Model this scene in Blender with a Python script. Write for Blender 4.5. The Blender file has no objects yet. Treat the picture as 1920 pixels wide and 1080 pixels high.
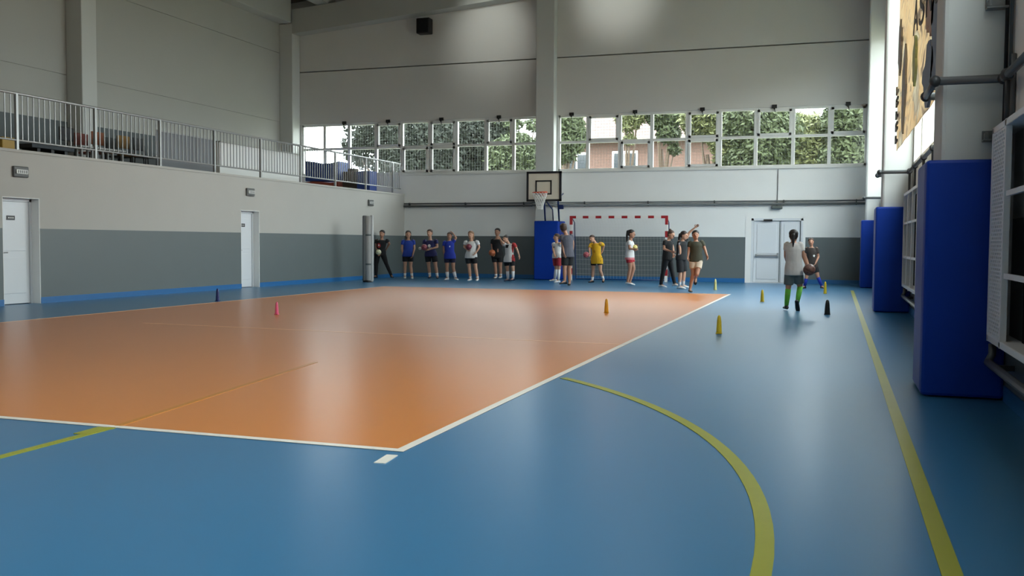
import bpy, bmesh, math, random
from mathutils import Vector, Matrix
random.seed(7)
C = bpy.context.scene.collection
SC = bpy.context.scene

# ------------------------------------------------------------------ camera
F_PX, YAW, PITCH, ROLL, CAM_H = 1793.49, .32563, .047906, .0060677, 1.19356
_cy, _sy = math.cos(YAW), math.sin(YAW)
_f = Vector((-_sy*math.cos(PITCH), _cy*math.cos(PITCH), -math.sin(PITCH)))
_r = Vector((_cy, _sy, 0)); _u = _r.cross(_f)
_r, _u = math.cos(ROLL)*_r+math.sin(ROLL)*_u, math.cos(ROLL)*_u-math.sin(ROLL)*_r
EYE = Vector((0, 0, CAM_H))
cd = bpy.data.cameras.new('camera'); cam = bpy.data.objects.new('camera', cd); C.objects.link(cam)
cd.sensor_width = 36; cd.lens = F_PX*36/1920; cd.clip_end = 500
cam.matrix_world = Matrix(((_r.x, _u.x, -_f.x, 0), (_r.y, _u.y, -_f.y, 0), (_r.z, _u.z, -_f.z, CAM_H), (0, 0, 0, 1)))
SC.camera = cam

# ------------------------------------------------------------------ world, lights, exposure
SKY = 13.5
w = bpy.data.worlds.new('sky'); SC.world = w; w.use_nodes = True
bg = w.node_tree.nodes['Background']; bg.inputs[0].default_value = (.90, .96, 1, 1); bg.inputs[1].default_value = SKY
SC.cycles.sample_clamp_indirect = 6
SC.view_settings.view_transform = 'Standard'; SC.view_settings.look = 'None'
SC.view_settings.exposure = .18; SC.view_settings.gamma = 1; SC.view_settings.use_curve_mapping = False

def light(name, typ, loc, power, col=(1, 1, 1), rot=(0, 0, 0), size=None, sy=None, **k):
    l = bpy.data.lights.new(name, typ); o = bpy.data.objects.new(name, l); C.objects.link(o)
    l.energy = power; l.color = col; o.location = loc; o.rotation_euler = rot
    if typ == 'AREA':
        l.shape = 'RECTANGLE'; l.size = size; l.size_y = sy or size
    elif typ == 'POINT' or typ == 'SPOT': l.shadow_soft_size = size or .1
    for a, b in k.items(): setattr(l, a, b)
    return o
sun = light('sun', 'SUN', (-20, -20, 40), 3.2, (1, .93, .82)); sun.data.angle = .01
sun.rotation_euler = Vector((.45, .72, -.62)).to_track_quat('-Z', 'Y').to_euler()
# hall lamps hanging under the roof, above the picture
for lx in (-13.5, -4.5):
    for ly, pw_ in ((3, 40), (10, 32), (17, 22), (24, 16)):
        light('ceiling_lamp', 'AREA', (lx, ly, 8.9), pw_*(.5 if lx < -9 else 1.1), (1, .95, .86), size=.6)
# two flood lamps close to the far wall
for fx, tx_, tz_, pw_ in ((-10.8, -10.9, 8.0, 120), (-6.8, -6.7, 8.9, 120)):
    o = light('wall_flood_lamp', 'SPOT', (fx, 27.2, 9.15), pw_, (.95, 1, .95), size=.15, spot_size=1.2, spot_blend=1)
    o.rotation_euler = (Vector((tx_, 29.95, tz_))-o.location).to_track_quat('-Z', 'Y').to_euler()

# ------------------------------------------------------------------ helpers
def lin(r, g, b):
    f = lambda c: c/12.92 if c <= .04045 else ((c+.055)/1.055)**2.4
    return (f(r/255), f(g/255), f(b/255), 1)
def mat(name, col, rough=.6, metal=0, noise=None, bump=None, spec=.5, coat=0):
    """plain procedural surface; noise=(scale, amount) varies the colour, bump=(scale, strength) the relief"""
    m = bpy.data.materials.new(name); m.use_nodes = True
    nt = m.node_tree; b = nt.nodes['Principled BSDF']
    b.inputs['Base Color'].default_value = col; b.inputs['Roughness'].default_value = rough
    b.inputs['Metallic'].default_value = metal; b.inputs['Specular IOR Level'].default_value = spec
    b.inputs['Coat Weight'].default_value = coat
    if noise or bump: tc = nt.nodes.new('ShaderNodeTexCoord')
    if noise:
        n = nt.nodes.new('ShaderNodeTexNoise'); n.inputs['Scale'].default_value = noise[0]; n.inputs['Detail'].default_value = 5
        nt.links.new(tc.outputs['Object'], n.inputs['Vector'])
        mx = nt.nodes.new('ShaderNodeMix'); mx.data_type = 'RGBA'; a = noise[1]
        mx.inputs[6].default_value = tuple(c*(1-a) for c in col[:3])+(1,); mx.inputs[7].default_value = tuple(min(1, c*(1+a)) for c in col[:3])+(1,)
        nt.links.new(n.outputs['Fac'], mx.inputs[0]); nt.links.new(mx.outputs[2], b.inputs['Base Color'])
    if bump:
        n2 = nt.nodes.new('ShaderNodeTexNoise'); n2.inputs['Scale'].default_value = bump[0]; n2.inputs['Detail'].default_value = 3
        nt.links.new(tc.outputs['Object'], n2.inputs['Vector'])
        bp = nt.nodes.new('ShaderNodeBump'); bp.inputs['Strength'].default_value = bump[1]; bp.inputs['Distance'].default_value = .02
        nt.links.new(n2.outputs['Fac'], bp.inputs['Height']); nt.links.new(bp.outputs[0], b.inputs['Normal'])
    return m

class MB:
    def __init__(s): s.v = []; s.f = []; s.mi = []
    def add(s, v, f, mi=0):
        o = len(s.v); s.v += [tuple(p) for p in v]; s.f += [tuple(i+o for i in q) for q in f]; s.mi += [mi]*len(f); return s
    def box(s, x0, x1, y0, y1, z0, z1, mi=0):
        v = [(x, y, z) for z in (z0, z1) for y in (y0, y1) for x in (x0, x1)]
        return s.add(v, [(0, 2, 3, 1), (4, 5, 7, 6), (0, 1, 5, 4), (2, 6, 7, 3), (0, 4, 6, 2), (1, 3, 7, 5)], mi)
    def loft(s, rings, mi=0, cap=True):
        n = len(rings[0]); v = [p for r in rings for p in r]; f = []
        for i in range(len(rings)-1):
            for k in range(n):
                f.append((i*n+k, i*n+(k+1) % n, (i+1)*n+(k+1) % n, (i+1)*n+k))
        if cap: f += [tuple(range(n-1, -1, -1)), tuple((len(rings)-1)*n+k for k in range(n))]
        return s.add(v, f, mi)
    def tube(s, pts, r, n=8, mi=0, round_ends=False):
        pts = [Vector(p) for p in pts]; rs = r if isinstance(r, (list, tuple)) else [r]*len(pts)
        rs = list(rs)
        if round_ends:
            d0 = (pts[0]-pts[1]).normalized(); d1 = (pts[-1]-pts[-2]).normalized()
            a, b, ra, rb = pts[0], pts[-1], rs[0], rs[-1]
            pts = [a+d0*ra*.97, a+d0*ra*.7]+pts+[b+d1*rb*.7, b+d1*rb*.97]
            rs = [ra*.25, ra*.71]+rs+[rb*.71, rb*.25]
        rings = []; ref = None
        for i, p in enumerate(pts):
            d = (pts[min(i+1, len(pts)-1)]-pts[max(i-1, 0)]).normalized()
            if ref is None: ref = Vector((0, 0, 1)) if abs(d.z) < .9 else Vector((1, 0, 0))
            a = d.cross(ref)
            if a.length < 1e-4: a = d.cross(Vector((0, 1, 0)))
            a.normalize(); b = a.cross(d); ref = b
            rings.append([p+(a*math.cos(2*math.pi*k/n)+b*math.sin(2*math.pi*k/n))*rs[i] for k in range(n)])
        return s.loft(rings, mi)
    def lathe(s, prof, c=(0, 0, 0), n=16, mi=0):
        rings = [[(c[0]+r*math.cos(2*math.pi*k/n), c[1]+r*math.sin(2*math.pi*k/n), c[2]+z) for k in range(n)] for r, z in prof]
        return s.loft(rings, mi)
    def ball(s, c, r, n=12, m=8, mi=0, ax=None):
        c = Vector(c); rx = r if isinstance(r, (tuple, list)) else (r, r, r); ax = ax or (Vector((1, 0, 0)), Vector((0, 1, 0)), Vector((0, 0, 1)))
        rings = []
        for i in range(m+1):
            t = -math.pi/2+math.pi*(i+.12 if i == 0 else i-.12 if i == m else i)/m
            rings.append([c+ax[0]*(rx[0]*math.cos(t)*math.cos(2*math.pi*k/n))+ax[1]*(rx[1]*math.cos(t)*math.sin(2*math.pi*k/n))+ax[2]*(rx[2]*math.sin(t)) for k in range(n)])
        return s.loft(rings, mi)
    def build(s, name, mats, parent=None, smooth=False, bevel=0, loc=None):
        me = bpy.data.meshes.new(name); off = Vector(loc) if loc is not None else Vector((0, 0, 0))
        me.from_pydata([tuple(Vector(p)-off) for p in s.v], [], s.f)
        for m in (mats if isinstance(mats, (list, tuple)) else [mats]): me.materials.append(m)
        if len(me.materials) > 1: me.polygons.foreach_set('material_index', s.mi)
        if smooth: me.polygons.foreach_set('use_smooth', [True]*len(me.polygons))
        me.update()
        o = bpy.data.objects.new(name, me); C.objects.link(o)
        if loc is not None: o.location = off
        if parent is not None:
            o.parent = parent
            if loc is None: o.location = -world_loc(parent)
            else: o.location = off-world_loc(parent)
        if bevel:
            b = o.modifiers.new('bevel', 'BEVEL'); b.width = bevel; b.segments = 2; b.limit_method = 'ANGLE'
        return o
def world_loc(o):
    p = Vector(o.location)
    while o.parent is not None:
        o = o.parent; p = p+Vector(o.location)
    return p
def thing(name, label, cat, loc=(0, 0, 0), group=None):
    o = bpy.data.objects.new(name, None); C.objects.link(o); o.location = loc; o.empty_display_size = .1
    return tag(o, label, cat, group)
def tag(o, label=None, cat=None, group=None, kind=None):
    if label: o['label'] = label
    if cat: o['category'] = cat
    if group: o['group'] = group
    if kind: o['kind'] = kind
    return o
def st(o): o['kind'] = 'structure'; return o
def copy_tree(o, parent=None):
    c = o.copy(); C.objects.link(c)
    if parent is not None: c.parent = parent
    for ch in list(o.children): copy_tree(ch, c)
    return c
def at(px, py, Y):
    """where the sight line through photo pixel (px, py) meets the depth plane Y"""
    d = _f+_r*((px-960)/F_PX)-_u*((py-540)/F_PX)
    return EYE+d*(Y/d.y)
def on_floor(px, py):
    d = _f+_r*((px-960)/F_PX)-_u*((py-540)/F_PX)
    return EYE+d*(-CAM_H/d.z)

# ------------------------------------------------------------------ materials
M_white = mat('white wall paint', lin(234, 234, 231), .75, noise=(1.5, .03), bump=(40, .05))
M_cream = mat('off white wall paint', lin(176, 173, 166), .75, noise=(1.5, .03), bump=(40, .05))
M_dado = mat('grey dado paint', lin(98, 106, 106), .45, noise=(2, .04))
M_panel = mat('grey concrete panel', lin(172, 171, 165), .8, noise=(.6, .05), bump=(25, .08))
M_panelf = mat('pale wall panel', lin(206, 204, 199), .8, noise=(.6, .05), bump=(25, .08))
M_joint = mat('panel joint', lin(120, 118, 112), .9)
M_col = mat('column paint', lin(196, 197, 193), .7, noise=(1, .03))
M_beam = mat('beam concrete', lin(176, 176, 170), .8, noise=(1, .05))
M_roof = mat('roof deck', lin(90, 88, 84), .8)
M_dark = mat('dark joint', lin(60, 60, 58), .9)
M_wtrim = mat('white window paint', lin(222, 222, 218), .4)
M_door = mat('white door paint', lin(216, 219, 222), .35)
M_pipe = mat('grey pipe paint', lin(104, 107, 108), .4, .2)
M_pipedk = mat('dark pipe paint', lin(62, 64, 66), .4, .3)
M_rail = mat('galvanised rail', lin(160, 160, 158), .4, .5)
M_black = mat('black plastic', lin(16, 16, 17), .5)
M_padblue = mat('blue vinyl padding', lin(0, 52, 150), .5, noise=(3, .08), bump=(6, .12), spec=.25)
M_baseblue = mat('blue floor cove', lin(40, 104, 160), .35)
M_glass = bpy.data.materials.new('window glass'); M_glass.use_nodes = True
nt = M_glass.node_tree; nt.nodes.remove(nt.nodes['Principled BSDF'])
tr = nt.nodes.new('ShaderNodeBsdfTransparent'); tr.inputs[0].default_value = (.93, .96, .95, 1)
gl = nt.nodes.new('ShaderNodeBsdfGlossy'); gl.inputs['Roughness'].default_value = .05
mx = nt.nodes.new('ShaderNodeMixShader'); mx.inputs[0].default_value = .05
nt.links.new(tr.outputs[0], mx.inputs[1]); nt.links.new(gl.outputs[0], mx.inputs[2]); nt.links.new(mx.outputs[0], nt.nodes['Material Output'].inputs[0])

def floor_mat(name, col, rough=.29, var=.05, seam=False):
    m = mat(name, col, rough, noise=(.5, var), spec=.4)
    return m
M_fblue = floor_mat('blue sports floor', lin(52, 108, 146))
M_forange = floor_mat('orange court floor', lin(200, 122, 54))
M_lwhite = mat('white court line', lin(225, 218, 205), .35)
M_lyel = mat('yellow court line', lin(146, 146, 36), .35, noise=(6, .1))
M_lyelfaint = mat('worn yellow line', lin(188, 124, 46), .35, noise=(9, .12))
M_lwhitefaint = mat('worn white line', lin(234, 182, 140), .35, noise=(4, .1))

# ------------------------------------------------------------------ room
XL, XU, YF, XR, YB, ZB = -14.02, -18.6, 29.95, 1.25, -2.5, 2.76
DADO = 1.39
fl = st(MB().box(-19, 1.6, YB-.2, YF+.2, -.2, 0).build('floor', M_fblue))
CX0, CX1, CY0, CY1 = -11.30, -2.30, 4.895, 22.895
MB().box(CX0, CX1, CY0, CY1, -.01, .002).build('court_surface', M_forange, fl)
def line(name, pts, wd, m, z=.004):
    """a flat stripe of paint following pts"""
    mb = MB(); L, Rr = [], []
    for i, p in enumerate(pts):
        p = Vector((p[0], p[1], 0)); a = Vector((*pts[max(i-1, 0)], 0)); b = Vector((*pts[min(i+1, len(pts)-1)], 0))
        d = (b-a).normalized(); n = Vector((-d.y, d.x, 0))*wd/2; L.append(p+n); Rr.append(p-n)
    rings = [[(a.x, a.y, -.001), (b.x, b.y, -.001), (b.x, b.y, z), (a.x, a.y, z)] for a, b in zip(L, Rr)]
    mb.loft(rings); return mb.build(name, m, fl)
hw = .03
line('white_line', [(CX1-hw, CY0), (CX1-hw, CY1)], .06, M_lwhite)
line('white_line', [(CX0, CY0+hw), (CX1-.06, CY0+hw)], .06, M_lwhite)
line('white_line', [(CX0+hw, CY0), (CX0+hw, CY1)], .05, M_lwhitefaint)
line('white_line', [(CX0+.06, CY1-hw), (CX1-.06, CY1-hw)], .05, M_lwhitefaint)
line('attack_line', [(-9.4, 11.28), (CX1, 11.0)], .05, M_lwhitefaint)
line('white_line', [(-2.30, 4.60), (-2.32, 4.80)], .065, M_lwhite)
line('yellow_line', [(.425, YB), (.425, 26.1)], .075, M_lyel)
ac, ar = (-6.45, 3.5), 6.22
arc = [(ac[0]+ar*math.cos(t*math.pi/180), ac[1]+ar*math.sin(t*math.pi/180)) for t in [47.5-k*47.5/24 for k in range(25)]]
line('yellow_arc', arc+[(-.23, 3.0), (-.23, YB)], .075, M_lyel)
line('yellow_line', [(-4.25, 1), (-4.31, 4.02), (-4.33, 4.9)], .06, M_lyel)
line('yellow_line', [(-4.33, 4.95), (-4.82, 8.25)], .05, M_lyelfaint, .005)
line('yellow_mark', [(-4.36, 4.66), (-4.37, 4.88)], .10, M_lyel, .005)

def wall_boxes(mb, ax, x0, x1, a0, a1, z0, z1, holes=()):
    """wall slab spanning a0..a1 along the other axis with rectangular holes (b0,b1,zb0,zb1); lower strip painted grey"""
    zs = sorted({z0, z1, *(h[2] for h in holes), *(h[3] for h in holes)} | ({DADO} if z0 < DADO < z1 else set()))
    zs = [z for z in zs if z0 <= z <= z1]
    as_ = sorted({a0, a1, *(h[0] for h in holes), *(h[1] for h in holes)})
    for i in range(len(zs)-1):
        for j in range(len(as_)-1):
            zc, acn = (zs[i]+zs[i+1])/2, (as_[j]+as_[j+1])/2
            if any(h[0] < acn < h[1] and h[2] < zc < h[3] for h in holes): continue
            mi = 1 if zc < DADO and z0 < .1 else 0
            if ax == 'x': mb.box(x0, x1, as_[j], as_[j+1], zs[i], zs[i+1], mi)
            else: mb.box(as_[j], as_[j+1], x0, x1, zs[i], zs[i+1], mi)
    return mb
# far wall, below and beside the window strip
DX0, DX1, DZ = -2.44, -.93, 1.96
WX = (-18.02, -9.25, -8.57, .80); WZ0, WZ1 = 3.50, 5.29
wf = st(wall_boxes(MB(), 'y', YF, YF+.3, -19, 1.6, 0, WZ0, [(DX0, DX1, 0, DZ)]).build('wall_far', [M_white, M_dado]))
def gz(x): return 10.55-abs(x+8.9)*.082
MB().box(-19, WX[0], YF, YF+.3, WZ0, WZ1).box(WX[1], WX[2], YF, YF+.3, WZ0, WZ1).box(WX[3], 1.6, YF, YF+.3, WZ0, WZ1).build('pier', M_col, wf)
for xa, xb in ((-18.6, -9.1), (-8.75, 1.5)):
    for za, zb in ((WZ1, 7.12), (7.155, 10.6)):
        MB().box(xa, xb, YF+.005, YF+.2, za, zb).build('wall_panel', M_panelf, wf, bevel=.01)
MB().box(-19, 1.6, YF+.2, YF+.3, WZ1, 11).build('panel_backing', M_joint, wf)
for x0, x1 in ((WX[0], WX[1]), (WX[2], WX[3])):
    MB().box(x0-.02, x1+.02, YF-.05, YF+.1, WZ0-.05, WZ0).build('window_sill', M_wtrim, wf)
# left wall below the balcony with two recessed doors
D1, D2 = (13.22, 14.06), (20.42, 21.22)
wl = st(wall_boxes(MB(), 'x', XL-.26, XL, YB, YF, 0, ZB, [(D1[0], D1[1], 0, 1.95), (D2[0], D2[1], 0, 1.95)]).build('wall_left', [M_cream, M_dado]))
MB().box(XL-.3, XL+.02, YB, YF-.02, ZB, ZB+.05).build('coping', M_cream, wl)
st(MB().box(XU, XL-.28, YB, YF, ZB-.25, ZB).build('balcony_floor', M_panel))
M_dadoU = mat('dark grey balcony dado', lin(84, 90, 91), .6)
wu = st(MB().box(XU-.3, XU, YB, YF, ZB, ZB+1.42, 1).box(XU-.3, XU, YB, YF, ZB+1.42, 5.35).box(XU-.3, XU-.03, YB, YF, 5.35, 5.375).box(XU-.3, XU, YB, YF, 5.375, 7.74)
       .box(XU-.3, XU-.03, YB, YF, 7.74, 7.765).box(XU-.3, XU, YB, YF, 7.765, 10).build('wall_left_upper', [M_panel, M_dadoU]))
# right wall with big windows in each bay, and its columns
RW0, RW1 = 2.62, 6.9
WOPEN = [(-2.2, 7.2, 3.5, RW1), (8.9, 17.95, RW0, RW1), (18.75, 27.75, RW0, RW1)]
wr = st(wall_boxes(MB(), 'x', XR, XR+.25, YB, YF, 0, 10, [(a, b, c_, d_) for a, b, c_, d_ in WOPEN]).build('wall_right', [M_white, M_dado]))
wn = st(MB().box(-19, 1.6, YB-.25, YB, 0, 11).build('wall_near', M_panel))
for y0, y1 in ((8.2, 8.8), (18.05, 18.65), (27.85, 28.45)):
    st(MB().box(.76, XR, y0, y1, 0, 9.8).build('column', M_col, bevel=.035))
st(MB().box(-9.23, -8.62, YF-.34, YF, 0, 10.5).build('column', M_col, bevel=.02))
st(MB().box(XU, -18.08, YF-.5, YF, ZB, 8.75).build('column', M_col, bevel=.02))
st(MB().box(XU, -18.1, 19.6, 20.12, ZB, 8.75).build('column', M_col, bevel=.02))
st(MB().box(XU, -18.1, 9.75, 10.27, ZB, 8.75).build('column', M_col, bevel=.02))
# roof: eave beam, gable beam, purlins, deck
st(MB().box(XU, -18.1, YB, YF-.52, 8.76, 9.55).build('beam', M_beam, bevel=.02))
def slope(mb, xa, xb, y0, y1, f0, f1):
    return mb.loft([[(x, y0, f0(x)), (x, y1, f0(x)), (x, y1, f1(x)), (x, y0, f1(x))] for x in (xa, xb)])
b0 = lambda x: 8.40+(min(x, -17.8-x)+18.1)*.079
for xa, xb in ((-18.09, -8.9), (-8.9, 1.2)):
    st(slope(MB(), xa, xb, YF-.5, YF-.0, b0, lambda x: b0(x)+.82).build('beam', M_beam))
for yb in (19.6, 9.75):
    for xa, xb in ((-18.6, -8.9), (-8.9, 1.2)):
        st(slope(MB(), xa, xb, yb, yb+.5, lambda x: b0(x)+.35, lambda x: b0(x)+.85).build('beam', M_beam))
for k in range(9):
    x = -16.9+k*2.1
    st(MB().box(x-.25, x+.25, YB, YF, b0(x)+.84, b0(x)+1.14).build('purlin', M_beam))
for xa, xb in ((-19, -8.9), (-8.9, 1.6)):
    st(slope(MB(), xa, xb, YB-.2, YF+.3, lambda x: b0(x)+1.2, lambda x: b0(x)+1.4).build('ceiling', M_roof))
# coved blue baseboards
def cove(name, *boxes):
    mb = MB()
    for b in boxes: mb.box(*b)
    return st(mb.build(name, M_baseblue))
cove('baseboard_left', (XL, XL+.012, YB, D1[0], 0, .115), (XL, XL+.012, D1[1], D2[0], 0, .115), (XL, XL+.012, D2[1], YF, 0, .115))
cove('baseboard_far', (XL, DX0-.17, YF-.012, YF, 0, .13), (DX1+.1, XR, YF-.012, YF, 0, .13))
cove('baseboard_right', (XR-.012, XR, YB, 8.1, 0, .12), (XR-.012, XR, 9, 18, 0, .12), (XR-.012, XR, 18.9, 27.7, 0, .12))

# ------------------------------------------------------------------ windows
M_hook = M_black
def ribbon(n, x0, x1, n_pane, mull_px, opens):
    xs = [x0]+[at(p, 260, YF+.05).x for p in mull_px]+[x1]
    zt = 4.42
    wn_ = st(MB().box(x0, x1, YF+.04, YF+.13, WZ0, WZ0+.07).box(x0, x1, YF+.04, YF+.13, WZ1-.07, WZ1).box(x0, x0+.06, YF+.04, YF+.13, WZ0, WZ1).box(x1-.06, x1, YF+.04, YF+.13, WZ0, WZ1).build('window_%d' % n, M_wtrim))
    for x in xs[1:-1]: MB().box(x-.05, x+.05, YF+.03, YF+.14, WZ0+.05, WZ1-.05).build('mullion', M_wtrim, wn_)
    for i in range(len(xs)-1):
        MB().box(xs[i]+.05, xs[i+1]-.05, YF+.04, YF+.13, zt-.04, zt+.04).build('transom', M_wtrim, wn_)
        for j, (za, zb) in enumerate(((WZ0+.06, zt-.03), (zt+.03, WZ1-.06))):
            MB().box(xs[i]+.04, xs[i+1]-.04, YF+.08, YF+.088, za, zb).build('pane', M_glass, wn_)
            if (i, j) in opens:
                a, b = xs[i]+.05, xs[i+1]-.05
                MB().box(a, a+.07, YF+.01, YF+.07, za, zb).box(b-.07, b, YF+.01, YF+.07, za, zb).box(a, b, YF+.01, YF+.07, za, za+.07).box(a, b, YF+.01, YF+.07, zb-.07, zb).build('sash', M_wtrim, wn_)
    g = MB()
    x = x0+.05
    while x < x1: g.box(x-.0024, x+.0024, YF+.17, YF+.175, WZ0, WZ1); x += .095
    z = WZ0+.06
    while z < WZ1: g.box(x0, x1, YF+.178, YF+.185, z-.0026, z+.0026); z += .095
    tag(g.build('guard_mesh', M_pipe, wn_), kind='stuff')
    return xs
ribbon(1, WX[0], WX[1], 9, (609, 654.6, 705, 753.5, 805.6, 856, 911, 963), {(3, 1), (5, 1), (7, 1), (4, 0), (5, 0)})
ribbon(2, WX[2], WX[3], 9, (1102, 1162, 1222, 1288, 1350, 1417, 1487, 1555), {(4, 1), (4, 0), (6, 1), (2, 0), (1, 1), (8, 1)})
lp = [(646, 'third pane'), (728, 'fifth pane'), (828, 'seventh pane'), (936, 'ninth pane')], [(1072, 'first pane'), (1191, 'third pane'), (1317, 'fifth pane'), (1452, 'seventh pane'), (1590, 'ninth pane')]
for row, wname in zip(lp, ('window strip over the balcony corner', 'window strip showing the brick house')):
    for px, which in row:
        x = at(px, 215, YF).x
        o = MB().box(x-.07, x+.07, YF-.05, YF+.01, WZ1-.03, WZ1+.07).box(x-.02, x+.02, YF-.09, YF-.04, WZ1-.07, WZ1+.03).tube([(x, YF-.06, WZ1-.05), (x+.03, YF-.07, WZ1-.16)], .012, 6).build('window_latch', M_hook)
        tag(o, 'small black latch above the %s of the %s' % (which, wname), 'latch', 'black latches over the window strips')
for i, (a, b, q0, q1) in enumerate(WOPEN):
    xw = XR+.12
    mb = MB().box(xw, xw+.08, a, b, q0, q0+.07).box(xw, xw+.08, a, b, q1-.07, q1).box(xw, xw+.08, a, a+.06, q0, q1).box(xw, xw+.08, b-.06, b, q0, q1)
    wn_ = st(mb.build('window_%d' % (i+3), M_wtrim))
    k = 6
    for j in range(1, k): MB().box(xw, xw+.08, a+(b-a)*j/k-.03, a+(b-a)*j/k+.03, q0+.07, q1-.07).build('mullion', M_wtrim, wn_)
    for j in range(k): MB().box(xw+.03, xw+.038, a+(b-a)*j/k, a+(b-a)*(j+1)/k, q0+.03, q1-.03).build('pane', M_glass, wn_)
    l = light('window_portal', 'AREA', (XR+.27, (a+b)/2, (q0+q1)/2), 1, rot=(0, math.pi/2, 0), size=q1-q0, sy=b-a); l.data.cycles.is_portal = True
for x0, x1 in ((WX[0], WX[1]), (WX[2], WX[3])):
    l = light('window_portal', 'AREA', ((x0+x1)/2, YF+.3, (WZ0+WZ1)/2), 1, rot=(-math.pi/2, 0, 0), size=x1-x0, sy=WZ1-WZ0); l.data.cycles.is_portal = True

# ------------------------------------------------------------------ doors
M_plate = mat('door plate', lin(36, 36, 38), .4)
M_steel = mat('brushed steel', lin(175, 176, 178), .3, .8)
def side_door(n, y0, y1):
    xd = XL-.19; zt = 1.95
    d = st(MB().box(xd-.04, xd+.02, y0, y0+.06, 0, zt).box(xd-.04, xd+.02, y1-.06, y1, 0, zt).box(xd-.04, xd+.02, y0, y1, zt-.07, zt).build('door_%d' % n, M_door))
    MB().box(XL-.25, xd-.04, y0, y1, 0, zt).build('door_backing', M_dark, d)
    MB().box(xd+.02, XL+.004, y1-.012, y1+.0, 0, zt).box(xd+.02, XL+.004, y0, y0+.012, 0, zt).box(xd+.02, XL+.004, y0, y1, zt-.012, zt).build('jamb_lining', M_white, d)
    lf = MB().box(xd-.04, xd, y0+.065, y1-.065, .012, zt-.075).build('door_leaf', M_door, d, bevel=.004)
    MB().box(xd, xd+.012, y0+.16, y1-.16, .2, .86).box(xd, xd+.012, y0+.16, y1-.16, .98, zt-.2).build('door_panel', M_door, lf, bevel=.004)
    MB().tube([(xd, y0+.12, .95), (xd+.05, y0+.12, .95), (xd+.05, y0+.24, .95)], .011, 8).box(xd, xd+.008, y0+.1, y0+.14, .88, 1.03).build('door_handle', M_steel, lf)
    yc = (y0+y1)/2-.07
    MB().box(xd+.01, xd+.022, yc-.09, yc+.09, 1.54, 1.62).build('door_plate', M_plate, d)
    for k in range(3): MB().box(xd+.022, xd+.024, yc-.06+k*.045, yc-.03+k*.045, 1.57, 1.59).build('plate_mark', M_wtrim, d)
side_door(1, *D1); side_door(2, *D2)
yd = YF+.06
fd = st(MB().box(DX0, DX0+.07, YF-.01, yd+.05, 0, DZ).box(DX1-.06, DX1, YF-.01, yd+.05, 0, DZ).box(DX0, DX1, YF-.01, yd+.05, DZ-.07, DZ).box(DX0-.01, DX1, YF-.02, yd, 0, .02).build('door_3', M_door))
MB().box(DX0, DX1, YF+.12, YF+.3, 0, DZ).build('door_backing', M_dark, fd)
xm = at(1463, 480, YF).x
for a, b, hx in ((DX0+.075, xm-.006, xm-.1), (xm+.006, DX1-.065, xm+.1)):
    lf = MB().box(a, b, yd-.02, yd+.03, .025, DZ-.075).build('door_leaf', M_door, fd, bevel=.005)
    MB().box(a+.09, b-.12, yd-.035, yd-.02, .12, .74).box(a+.09, b-.12, yd-.035, yd-.02, .9, DZ-.17).build('door_panel', M_door, lf, bevel=.006)
    MB().box(b-.035 if b < xm else b-.03, b-.012, yd-.032, yd-.018, .03, DZ-.09).build('edge_strip', M_dado, lf)
MB().box(DX0+.13, xm-.06, yd-.1, yd-.06, .80, .86).box(DX0+.13, DX0+.17, yd-.07, yd, .78, .88).box(xm-.1, xm-.05, yd-.08, yd, .77, .92).build('push_bar', M_steel, fd, bevel=.008)
tx = at(1440, 413, YF).x
MB().box(tx-.13, tx+.13, YF-.035, YF+.04, DZ-.085, DZ-.03).build('door_closer', M_black, fd)
MB().box(DX0-.17, DX0, YF-.012, YF, .0, DZ+.12).box(DX1, DX1+.07, YF-.012, YF, 0, DZ+.12).build('white_surround', M_white, fd)

# ------------------------------------------------------------------ emergency lights and other wall fittings
M_lens = mat('lamp lens', lin(205, 205, 200), .3)
M_grey = mat('grey housing', lin(88, 88, 86), .5)
def em_light(y, label):
    o = thing('emergency_light', label, 'light fitting', (XL, y, 2.41), 'emergency lights over the balcony wall doors')
    MB().box(XL, XL+.05, y-.17, y+.17, 2.31, 2.51).build('housing', M_grey, o, bevel=.02)
    MB().box(XL+.05, XL+.075, y-.13, y+.13, 2.37, 2.45).build('lens', M_lens, o, bevel=.01)
    for k in range(5): MB().box(XL+.075, XL+.078, y-.1+k*.045, y-.08+k*.045, 2.385, 2.435).build('lens_rib', M_grey, o)
em_light(13.62, 'grey emergency light over the door beside the picture edge, nearest the camera')
em_light(20.80, 'grey emergency light above the narrow door further along the balcony wall')
em_light(27.4, 'grey emergency light above the rolled mat in the far corner')
ex = at(1457, 388, YF).x
o = thing('exit_light', 'dark exit light box on a cable drop above the white double door', 'light fitting', (ex, YF, 2.3))
MB().box(ex-.16, ex+.16, YF-.13, YF-.04, 2.24, 2.34).build('housing', M_grey, o, bevel=.015)
MB().box(ex-.13, ex+.13, YF-.14, YF-.128, 2.255, 2.325).build('lens', mat('smoked lens', lin(96, 104, 100), .3), o)
MB().tube([(ex+.01, YF-.02, 3.43), (ex+.01, YF-.02, 2.8), (ex, YF-.02, 2.40), (ex, YF-.045, 2.34)], .012, 6).build('cable', M_pipe, o)
sx0, sx1 = at(780, 40, YF-.4).x, at(804.5, 40, YF-.4).x
sz1, sz0 = at(792, 33, YF-.4).z, at(792, 62, YF-.4).z
o = thing('loudspeaker', 'black loudspeaker box high on the far wall panel', 'loudspeaker', ((sx0+sx1)/2, YF, sz0))
MB().box(sx0, sx1, YF-.4, YF-.08, sz0, sz1).build('cabinet', M_black, o, bevel=.03)
MB().box(sx0+.03, sx1-.03, YF-.412, YF-.4, sz0+.03, sz1-.03).build('grille', mat('speaker cloth', lin(9, 9, 10), .9), o)
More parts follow.
